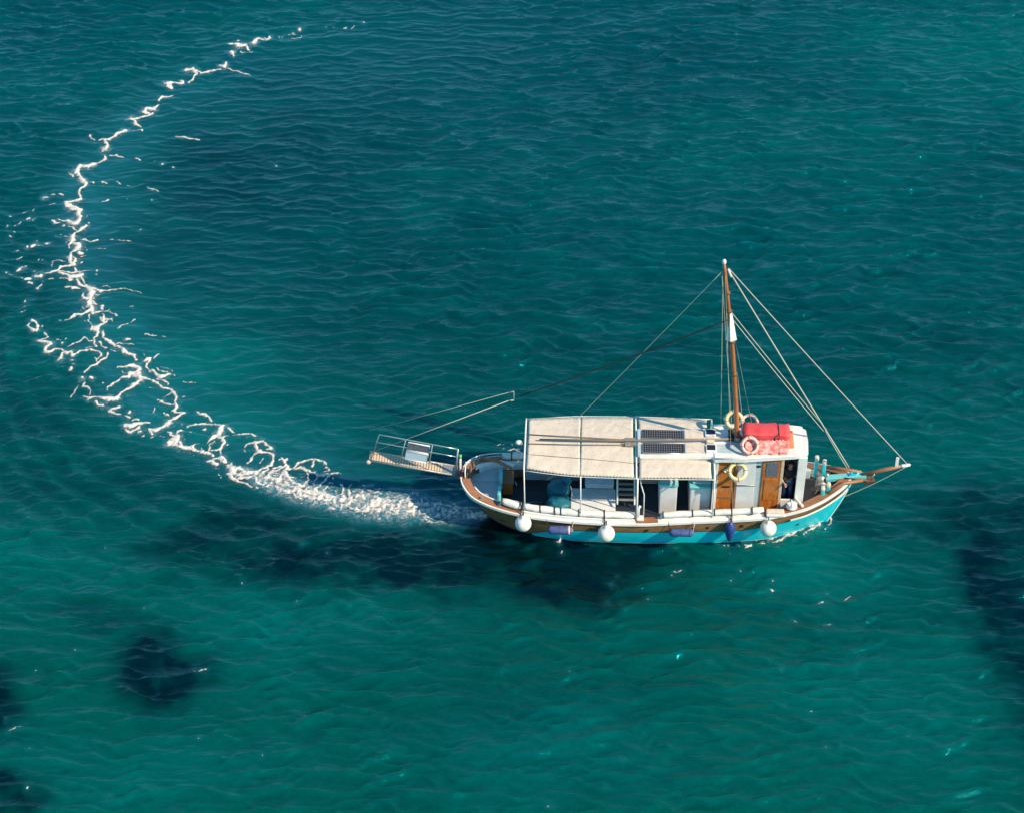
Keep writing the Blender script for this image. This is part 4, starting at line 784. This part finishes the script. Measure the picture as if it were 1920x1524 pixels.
def rope(name, a, b, r=.012, sag=0.0, m='rope', parent=boat):
    r *= .8 if m == 'rope' else 1; sag = sag or .03; a = Vector(a); b = Vector(b); n = 14 if sag else 2
    pts = [a.lerp(b, i / n) - Vector((0, 0, sag * 4 * (i / n) * (1 - i / n))) for i in range(n + 1)]
    return P(MB().tube(pts, r, n=6), name, m, parent)
top = mp(10.15)
rope('forestay', top + Vector((.12, 0, 0)), (12.74, 0, 2.50), .017)
rope('jib_halyard', mp(10.1) + Vector((.1, .02, 0)), (10.86, 0, 2.34), .026)
rope('inner_stay', mp(8.5) + Vector((.06, 0, 0)), (10.0, .0, 3.9), .014)
rope('inner_stay', mp(8.25) + Vector((.06, 0, 0)), (9.9, .0, 3.85), .014)
rope('inner_stay', (9.95, 0, 3.88), (10.80, 0, 2.32), .016)
rope('backstay', mp(10.0) + Vector((-.1, 0, 0)), (2.13, 1.30, 3.1), .011)
rope('shroud', mp(10.0) + Vector((-.06, .05, 0)), (6.85, hb(6.85) - .1, shr(6.85)), .014)
rope('shroud', mp(9.3) + Vector((-.02, .05, 0)), (7.0, .82, 3.3), .011)
rope('shroud', mp(8.0) + Vector((.04, .05, 0)), (7.75, hb(7.6) - .1, shr(7.6)), .011)
rope('shroud', mp(8.0) + Vector((.05, .05, 0)), (8.15, hb(8.1) - .1, shr(8.1)), .006)
rope('halyard', mp(9.9) + Vector((-.10, -.06, 0)), (7.02, -.02, 3.7), .009)
rope('shroud', mp(9.9) + Vector((0, -.05, 0)), (7.15, -hb(7.1) + .1, shr(7.1)), .006)
rope('bobstay', (12.72, 0, 2.46), (10.80, 0, 1.05), .017, .06)
rope('gangway_lift', mp(8.15) + Vector((-.08, .02, 0)), (.24, .50, 4.60), .020, .08, 'darkrope')

# ---- bowsprit, foredeck gear
P(MB().box((10.15, -.11, 1.86), (11.45, .11, 2.0), bev=.02, R=Matrix.Rotation(rad(-7.5), 3, 'Y')), 'bowsprit_heel', 'turqlt', boat)
P(MB().tube([(11.3, 0, 2.02), (12.0, 0, 2.28), (12.55, 0, 2.46)], [.085, .07, .05], n=10), 'bowsprit', 'capwood', boat)
P(MB().lathe([(.055, 0), (.06, .05), (.05, .26), (.02, .3)], (12.52, 0, 2.45), (1, 0, .25), n=10), 'bowsprit_tip', 'white', boat)
P(MB().slab([(12.32, -.02), (12.42, -.02), (12.42, .02), (12.32, .02)], 2.45, 2.82), 'bowsprit_fin', 'white', boat)
for s_ in (-1, 1):
    P(MB().tube([(10.2, s_ * .62, shr(10.2) + .06), (10.7, s_ * .34, 1.96), (11.32, s_ * .20, 1.98)], [.07, .065, .05], n=8), 'bow_timber', 'capwood', boat)
wl = MB(); wl.lathe([(.14, -.3), (.14, -.26), (.09, -.24), (.09, -.05), (.15, -.04), (.15, .04), (.09, .05), (.09, .24), (.14, .26), (.14, .3)], (10.02, .02, 1.78), (0, 1, 0), n=14)
wl.box((9.86, -.12, 1.35), (10.2, .14, 1.70), bev=.03); wl.tube([(9.95, -.30, 1.75), (9.80, -.48, 1.6)], .02); wl.lathe([(.07, 0), (.09, .08), (.05, .18), (0, .2)], (10.2, .05, 1.82), n=10)
P(wl, 'windlass', 'greymetal', boat)
P(MB().tube([(9.72, -.18, 1.46), (9.9, -.2, 1.52), (10.1, -.24, 1.6)], .05).tube([(9.75, -.05, 1.45), (9.8, -.3, 1.5)], .04), 'windlass_base', 'rust', boat)
for (x, y, z0, z1) in ((9.86, .40, 1.55, 2.44), (10.10, .26, 1.55, 2.40), (10.02, -.60, 1.55, 2.02), (10.20, -.50, 1.6, 2.10)):
    mpst = P(MB().box((x - .06, y - .08, z0), (x + .06, y + .08, z1 - .12), bev=.03), 'mooring_post', 'turq', boat)
    P(MB().box((x - .07, y - .09, z1 - .15), (x + .07, y + .09, z1), bev=.06), 'post_cap', 'canvas', mpst)
P(MB().box((9.45, .62, 1.2), (9.75, 1.0, 1.62), bev=.03), 'bow_locker', 'greyblue', boat)

# ================================================================== THINGS ON AND AROUND THE BOAT
# gangway hinged at the stern
GA = Vector((-1.80, .30, 1.53)); GB = Vector((-4.66, .43, 1.98)); gd = (GB - GA); gl = gd.length; gn = Vector((-gd.y, gd.x, 0)).normalized() * -1
gw = thing('gangway', (-1.8, .3, 1.53), 'narrow boarding gangway with slatted tread and metal rail hanging off the stern', 'gangway')
def gp(t, s_, h=0): return GA + gd * t + gn * s_ + Vector((0, 0, h))     # s_ + = away from viewer
gn = Vector((0, 1, 0))
b = MB()
for s_ in (-.22, .22): b.tube([gp(0, s_), gp(1, s_)], .035, n=8)
for t in (0, .25, .5, .75, 1): b.tube([gp(t, -.22), gp(t, .22)], .02, n=6)
P(b, 'side_beam', 'greymetal', gw)
b = MB(); ns = 26
for i in range(ns):
    t0 = .17 + .82 * i / ns; t1 = t0 + .82 / ns * .78
    q = [gp(t0, -.19, .03), gp(t1, -.19, .03), gp(t1, .19, .03), gp(t0, .19, .03)]; b.add(q + [p - Vector((0, 0, .025)) for p in q], [[0, 3, 2, 1], [4, 5, 6, 7]] + [[i_, (i_ + 1) % 4, 4 + (i_ + 1) % 4, 4 + i_] for i_ in range(4)])
P(b, 'tread', 'tread', gw)
q = [gp(0.0, -.19, .03), gp(.165, -.19, .03), gp(.165, .19, .03), gp(0, .19, .03)]
P(MB().add(q + [p - Vector((0, 0, .025)) for p in q], [[0, 1, 2, 3], [7, 6, 5, 4]] + [[i_, (i_ + 1) % 4, 4 + (i_ + 1) % 4, 4 + i_] for i_ in range(4)]), 'hinge_plate', 'greymetal', gw)
def rl(t, h): p = gp(t, -.22, 0) + Vector((.08 * h + .22 * t * h, .0, h)); return p
b = MB()
b.tube([rl(.985, 0), rl(.985, 1.13)] + [rl(.985 - .97 * i / 6, 1.13) for i in range(1, 7)], .021, n=8)
b.tube([rl(.985 - .97 * i / 6, .80) for i in range(7)], .016, n=8)
for t in (.985, .66, .33, .015): b.tube([rl(t, 0), rl(t, 1.13)], .016 if t != .015 else .028, n=8)
P(b, 'railing', 'steel', gw)
b1 = rl(.60, .80); b2 = rl(.36, .80)
def board(t0, t1, h0, h1, dy, nm, m, frame=None):
    q = [rl(t0, h0), rl(t1, h0), rl(t1, h1), rl(t0, h1)]; q = [p + Vector((0, dy, 0)) for p in q]
    o = P(MB().add(q + [p + Vector((0, .02, 0)) for p in q], [[0, 1, 2, 3], [7, 6, 5, 4]] + [[(i_ + 1) % 4, i_, 4 + i_, 4 + (i_ + 1) % 4] for i_ in range(4)]), nm, m, gw)
    if frame: P(MB().tube(q, .022, closed=True, n=6), 'board_frame', frame, o)
board(.62, .36, .74, 1.06, -.03, 'notice_board', 'bluegrey_board', 'white')
board(.62, .36, .34, .70, -.03, 'notice_panel', 'paleblue', 'white')
P(MB().lathe([(.04, -.04), (.07, -.03), (.07, .03), (.04, .04)], gp(1.01, -.25, -.05), (0, 1, 0), n=14), 'wheel', 'ringp', gw)
pz = rl(.0, 0); P(MB().tube([(-1.70, .05, 1.45), (-1.68, .08, 2.3)], .04, n=8), 'marker_post', 'ringp', gw); P(MB().tube([(-1.68, .08, 2.3), (-1.675, .085, 2.42)], .045, n=8), 'marker_tip', 'greentape', gw); P(MB().tube([(-1.70, .052, 1.5), (-1.695, .06, 1.78)], .046, n=8), 'marker_band', 'redpaint', gw)
# spreader and bridle of the gangway lift
lf = MB(); lf.tube([(.04, .50, 4.42), (.04, .50, 4.78), (-.10, .50, 4.74)], .014, n=6).tube([(.04, .5, 4.42), (-.12, .5, 4.40)], .02, n=6); P(lf, 'bridle_spreader', 'rope', gw)
P(MB().tube([(-.1, .5, 4.41), gp(.97, -.2, .35)], .012, n=6), 'bridle', 'rope', gw)
P(MB().tube([(-.1, .5, 4.74), gp(1.0, .22, .9)], .006, n=6), 'bridle', 'rope', gw)
P(MB().tube([gp(.95, -.2, .33), gp(1.0, .22, .0)], .010, n=6), 'bridle', 'rope', gw)

# round fenders
def ball(p, r, label):
    t = thing('ball_fender', p, label, 'fender', 'white ball fenders hanging along the near side'); c = Vector(p)
    prof = [(r * math.sin(math.pi * i / 16) * (1 if i < 8 else 1.0), -r * math.cos(math.pi * i / 16)) for i in range(14)] + [(.07, r * .98), (.06, r * 1.15), (0, r * 1.17)]
    P(MB().lathe(prof, c, n=28), 'float', 'fwhite', t)
    xr = p[0]; P(MB().tube([c + Vector((0, 0, r * 1.1)), (xr, -hb(xr) - .05, shr(xr) + .05), (xr, -hb(xr) + .1, shr(xr) + .06)], .016, n=6), 'rope', 'black', t)
    return t
ball((.42, -1.74, .93 + .24), .265, 'white ball fender nearest the stern, hanging over brown planking')
ball((3.09, -1.86, .68 + .25), .275, 'white ball fender hanging amidships between two blue cylinder fenders')
ball((8.27, -1.60, .83 + .25), .265, 'white ball fender nearest the bow, against the turquoise hull')
def cyl_f(x, z, L_, r, m, label, y):
    t = thing('cylinder_fender', (x, y, z), label, 'fender', 'blue cylinder fenders lying along the near side')
    h = L_ / 2; prof = [(.0, -h), (.05, -h)] + [(r * math.sin(a), -h + r - r * math.cos(a)) for a in [.5, .9, 1.3, 1.57]] + [(r, h - r), (r * .9, h - r * .5), (r * .55, h - .03), (.05, h), (0, h)]
    P(MB().lathe(prof, (x, y, z), (1, 0, 0), n=20), 'float', m, t)
    P(MB().lathe([(r * 1.01, 0), (r * 1.01, .06), (.04, .17), (0, .17)], (x + h - .16, y, z), (1, 0, 0), n=16), 'end_cap', 'ringp' if m == 'fbluelt' and x < 3 else m, t)
    for s_ in (-1, 1): P(MB().tube([(x + s_ * h * .9, y, z), (x + s_ * h * 1.05, -hb(x) - .05, shr(x) + .02)], .014, n=6), 'rope', 'rope' if s_ > 0 else 'black', t)
cyl_f(1.60, .90, .82, .14, 'fbluelt', 'faded blue cylinder fender with a pale pink end, under the aft rail', -1.72)
cyl_f(5.50, .86, .80, .13, 'fbluelt', 'faded blue cylinder fender lying flat below the middle rail', -1.66)
t = thing('teardrop_fender', (7.06, -1.56, .8), 'dark blue teardrop fender hanging upright against the turquoise hull', 'fender')
P(MB().lathe([(0, -.42), (.03, -.40), (.10, -.25), (.155, -.05), (.165, .12), (.14, .28), (.08, .36), (.04, .42), (0, .43)], (7.06, -1.56, .86), (0, 0, 1), n=20), 'float', 'fblue', t)
P(MB().tube([(7.06, -1.56, 1.27), (7.06, -hb(7) - .03, shr(7) + .05), (7.06, -hb(7) + .12, shr(7) + .1)], .014, n=6), 'rope', 'black', t)

# life rings
def ring(p, ax, R_, r, m, label, grp=None):
    t = thing('life_ring', p, label, 'life ring', grp); c = Vector(p); ax = Vector(ax).normalized()
    P(MB().torus(c, ax, R_, r), 'ring', m, t)
    a = ax.orthogonal().normalized(); bq = ax.cross(a); rp_ = MB(); 
    rp_.tube([c + (a * math.cos(th) + bq * math.sin(th)) * (R_ + r + (.03 if k % 3 == 1 else .005)) for k, th in enumerate([2 * math.pi * k / 12 for k in range(12)])], .010, closed=True, n=5)
    P(rp_, 'grab_line', 'rope', t)
    for k in range(4):
        th = math.pi / 4 + k * math.pi / 2; cc = c + (a * math.cos(th) + bq * math.sin(th)) * R_; tg = (-a * math.sin(th) + bq * math.cos(th)); ra = (a * math.cos(th) + bq * math.sin(th))
        n = 12; P(MB().tube([cc + (ra * math.cos(2 * math.pi * q / n) + ax * math.sin(2 * math.pi * q / n)) * (r * 1.03) for q in range(n)], .014, closed=True, n=6), 'band', 'spar', t)
ring((7.20, -.90, 2.86), (0, -.62, .78), .255, .062, 'ringy', 'yellowed life ring hanging on the near cabin wall over the pale panel')
ring((7.10, .58, 3.74), (0, -.7, .7), .245, .062, 'ringy', 'yellowed life ring behind the foot of the mast')
ring((7.56, -.50, 3.62), (.05, -.75, .66), .24, .045, 'ringp', 'pale life ring leaning on the front of the red cover')
ring((7.60, .52, 3.72), (.05, -.4, .9), .24, .045, 'ringp', 'pale life ring on the far side of the red cover')

# red covered bundle on the roof
rc = thing('covered_bundle', (8.05, 0, rz(8)), 'red canvas covered bundle strapped on the wheelhouse roof', 'bundle')
b = MB(); bm = bmesh.new(); bmesh.ops.create_cube(bm, size=1); bmesh.ops.subdivide_edges(bm, edges=bm.edges[:], cuts=9, use_grid_fill=True)
for v in bm.verts:
    x, y, z = v.co; yy = y * (1.0 - .12 * (z + .5)); zz = z + (.10 * (1 - (2 * y) ** 2) if z > .3 else 0)
    v.co = Vector((x * 1.46 + .012 * math.sin(y * 14 + z * 5), yy * .66 + .02 * math.sin(x * 13), zz * .42 + .014 * math.sin(x * 19 + y * 9)))
bm.verts.index_update(); c0 = Vector((8.10, .06, rz(8) + .30))
b.add([v.co + c0 for v in bm.verts], [[q.index for q in f.verts] for f in bm.faces], 0, True); bm.free()
cvr = P(b, 'canvas_cover', 'red', rc)
P(MB().tube([(8.48, -.32, rz(8) + .1), (8.48, -.29, rz(8) + .53), (8.48, .06, rz(8) + .565), (8.48, .40, rz(8) + .53), (8.48, .44, rz(8) + .1)], .014, n=6), 'lashing', 'black', rc)
sk = MB(); vs = []
for i in range(41):
    x = 7.42 + 1.38 * i / 40; j1, j2, j3 = random.uniform(-.02, .02), random.uniform(-.05, .05), random.uniform(-.04, .04); vs += [(x, -.31 + j1, rz(x) + .34 + j1), (x, -.50 + j2, rz(x) + .17 + j2 * .7), (x, -.62 + j3, rz(x) + .035)]
sk.add(vs, [[i * 3 + j, i * 3 + j + 1, (i + 1) * 3 + j + 1, (i + 1) * 3 + j] for i in range(40) for j in range(2)], 0, True)
P(sk, 'cover_skirt', 'pink', rc)
P(MB().box((8.70, -.33, rz(8.8) + .015), (8.99, .48, rz(8.8) + .075), bev=.02), 'orange_mat', 'orange', rc)

# anchor on the bow roller
an = thing('anchor', (11.3, -.12, 1.9), 'dark rusty anchor stowed beside the bowsprit', 'anchor')
P(MB().tube([(10.75, -.12, 1.98), (11.5, -.14, 1.92)], .035, n=8), 'shank', 'rust', an)
P(MB().add([(11.30, -.40, 1.98), (11.62, -.36, 2.04), (11.75, -.14, 1.90), (11.62, .06, 2.04), (11.30, .02, 1.98), (11.42, -.14, 1.84), (11.45, -.14, 1.72)], [[0, 1, 2, 5], [5, 2, 3, 4], [0, 6, 2, 1], [4, 3, 2, 6], [0, 5, 6], [5, 4, 6]]), 'fluke', 'rust', an)
P(MB().tube([(11.6, -.16, 2.0), (11.68, -.12, 2.2)], .018, n=6), 'shackle', 'steel', an)

# wooden box, tarpaulin bundle and boarding ladder on deck
wb_ = thing('wooden_box', (-.15, .45, .62), 'small brown wooden box beside the turquoise seat back', 'box')
P(MB().box((-.32, .20, .62), (.02, .78, 1.10), bev=.02), 'body', 'varnish', wb_); P(MB().box((-.35, .17, 1.102), (.05, .82, 1.16), bev=.02), 'lid', 'capwood', wb_)
P(MB().torus((.12, .35, 1.0), (1, .3, .2), .07, .012, n=16), 'rope_handle', 'rope', wb_)
tb = thing('tarpaulin_bundle', (1.55, -.3, .62), 'teal tarpaulin bundle tied in two lobes on the dark aft deck', 'bundle')
def lobe(c, r, seed):
    bm = bmesh.new(); bmesh.ops.create_icosphere(bm, subdivisions=4, radius=1)
    for v in bm.verts:
        n = v.co.copy(); k = 1 + .05 * math.sin(n.x * 6 + seed) * math.sin(n.y * 7 + seed) + .03 * math.sin(n.z * 13 + n.x * 9 + seed)
        e = .82; v.co = Vector((math.copysign(abs(n.x) ** e, n.x) * r[0], math.copysign(abs(n.y) ** e, n.y) * r[1], math.copysign(abs(n.z) ** e, n.z) * r[2])) * k + Vector(c)
    bm.verts.index_update(); o = MB().add([v.co for v in bm.verts], [[q.index for q in f.verts] for f in bm.faces], 0, True); bm.free(); return o
P(lobe((1.55, -.62, .93), (.40, .38, .32), 1), 'lower_lobe', 'teal', tb); P(lobe((1.52, .02, 1.00), (.37, .36, .36), 4), 'upper_lobe', 'teal', tb); P(lobe((1.78, .22, 1.34), (.15, .16, .20), 2), 'tied_neck', 'teal', tb)
P(MB().tube([(1.9, .1, 1.2), (1.98, -.2, 1.1), (1.93, -.5, .9), (1.9, -.9, .7)], .016, n=6), 'tie_rope', 'rope', tb)
ld = thing('boarding_ladder', (3.7, -.3, 1.2), 'white tubular boarding ladder with wooden slats laid by the awning post', 'ladder')
def lp(x, t): return Vector((x, .15 - 1.0 * t, 1.72 - .45 * t))
P(MB().tube([lp(3.43, 1), lp(3.43, .1), lp(3.50, 0), lp(3.92, 0), lp(3.99, .1), lp(3.99, 1)], .028, n=8), 'side_tube', 'white', ld)
for i in range(5):
    t = .12 + .17 * i; a = lp(3.45, t); c2 = lp(3.97, t + .09); P(MB().box((3.46, c2.y, a.z - .03), (3.96, a.y, a.z), bev=.01), 'slat', 'spar' if i % 2 else 'greymetal', ld)

# skipper in the wheelhouse: one continuous skinned body, clothes as separate close surfaces
pr_ = thing('person', (8.88, -.40, 1.2), 'person in black top and blue jeans standing in the wheelhouse doorway', 'person')
def skin(name, joints, edges, m, parent, lv=2, root=0):
    org = Vector(ORG[pr_.name]); me = bpy.data.meshes.new(name); me.from_pydata([tuple(Vector(j[:3]) - org) for j in joints], edges, []); me.materials.append(M[m])
    o = bpy.data.objects.new(name, me); COL.objects.link(o); o.parent = parent
    sk_ = o.modifiers.new('skin', 'SKIN'); sk_.use_smooth_shade = True
    for i, j in enumerate(joints):
        v = me.skin_vertices[0].data[i]; v.radius = (j[3], j[4] if len(j) > 4 else j[3]); v.use_root = (i == root)
    ss_ = o.modifiers.new('sub', 'SUBSURF'); ss_.levels = lv; ss_.render_levels = lv; return o
px, py, pz0 = 8.88, -.40, 1.2
def J(x, y, z, r, r2=None): return (px + x, py + y, pz0 + z, r, r2 or r)
body = [J(0, .02, .92, .13, .11), J(.01, .0, 1.12, .13, .10), J(.02, -.03, 1.32, .15, .11), J(.03, -.05, 1.46, .07), J(.04, -.08, 1.52, .055), J(.05, -.10, 1.62, .085), J(.05, -.11, 1.72, .085),
        J(-.09, .02, .88, .085), J(-.10, -.06, .48, .058), J(-.11, .0, .10, .042), J(-.09, -.12, .03, .035),
        J(.10, .03, .88, .085), J(.12, .02, .48, .058), J(.14, .08, .10, .042), J(.15, -.04, .03, .035),
        J(-.18, -.04, 1.40, .05), J(-.25, -.14, 1.16, .04), J(-.16, -.32, 1.06, .03), J(-.12, -.38, 1.06, .026),
        J(.22, -.04, 1.40, .05), J(.26, -.10, 1.14, .04), J(.24, .10, 1.02, .03), J(.24, .16, 1.0, .026)]
ed = [(0, 1), (1, 2), (2, 3), (3, 4), (4, 5), (5, 6), (0, 7), (7, 8), (8, 9), (9, 10), (0, 11), (11, 12), (12, 13), (13, 14), (2, 15), (15, 16), (16, 17), (17, 18), (2, 19), (19, 20), (20, 21), (21, 22)]
for (h, d) in ((18, Vector((.30, -.85, -.25))), (22, Vector((0, .9, -.3)))):       # five fingers each
    hp = Vector(body[h][:3]); d = d.normalized(); sdv = d.cross(Vector((0, 0, 1))).normalized()
    for k in range(5):
        o_ = (k - 1.5) * .018; ln = [.06, .075, .08, .072, .055][k] if k < 4 else .05
        if k == 4: a = hp - sdv * .035 - d * .01; e1 = a - sdv * .02 + d * .03
        else: a = hp + sdv * o_ + d * .03; e1 = a + d * ln * .6 - Vector((0, 0, .008))
        n0 = len(body); e2 = e1 + d * ln * .4 - Vector((0, 0, .022)); body += [(*a, .009, .009), (*e1, .0085, .0085), (*e2, .007, .007)]; ed += [(h, n0), (n0, n0 + 1), (n0 + 1, n0 + 2)]
body += [J(.05, -.195, 1.645, .014)]; ed += [(5, len(body) - 1)]                      # nose
skin('body', body, ed, 'skin', pr_)
skin('shirt', [J(0, .02, .95, .15, .13), J(.01, 0, 1.12, .155, .125), J(.02, -.03, 1.32, .175, .135), J(.03, -.05, 1.44, .085), J(-.18, -.04, 1.40, .07), J(-.24, -.13, 1.19, .058), J(.22, -.04, 1.40, .07), J(.255, -.09, 1.19, .058)], [(0, 1), (1, 2), (2, 3), (2, 4), (4, 5), (2, 6), (6, 7)], 'shirt', pr_)
skin('jeans', [J(0, .02, .93, .145, .125), J(-.09, .02, .84, .105), J(-.10, -.06, .48, .078), J(-.11, 0, .10, .062), J(.10, .03, .84, .105), J(.12, .02, .48, .078), J(.14, .08, .10, .062)], [(0, 1), (1, 2), (2, 3), (0, 4), (4, 5), (5, 6)], 'jeans', pr_)
skin('hair', [J(.05, -.085, 1.74, .095), J(.05, -.06, 1.66, .09), J(.04, -.04, 1.58, .06)], [(0, 1), (1, 2)], 'hair', pr_)
fc = MB()
for s_ in (-1, 1): fc.lathe([(0, -.006), (.012, -.004), (.012, .004), (0, .006)], (px + .05 + s_ * .032, py - .188, pz0 + 1.675), (0, 1, 0), n=10)
P(fc, 'eyes', 'black', pr_); P(MB().box((px + .02, py - .186, pz0 + 1.59), (px + .08, py - .17, pz0 + 1.60), bev=.003), 'mouth', 'redpaint', pr_)
e_ = MB()
for s_ in (-1, 1): e_.lathe([(.0, -.01), (.03, 0), (.0, .012)], (px + .05 + s_ * .088, py - .10, pz0 + 1.65), (1, 0, 0), n=10)
P(e_, 'ears', 'skin', pr_)
P(MB().tube([(px - .13, py - .05, pz0 + .96), (px - .05, py - .13, pz0 + .95), (px + .08, py - .13, pz0 + .95), (px + .15, py - .03, pz0 + .96), (px + .06, py + .14, pz0 + .97), (px - .08, py + .14, pz0 + .97)], .022, closed=True, n=6), 'belt', 'greymetal', pr_)
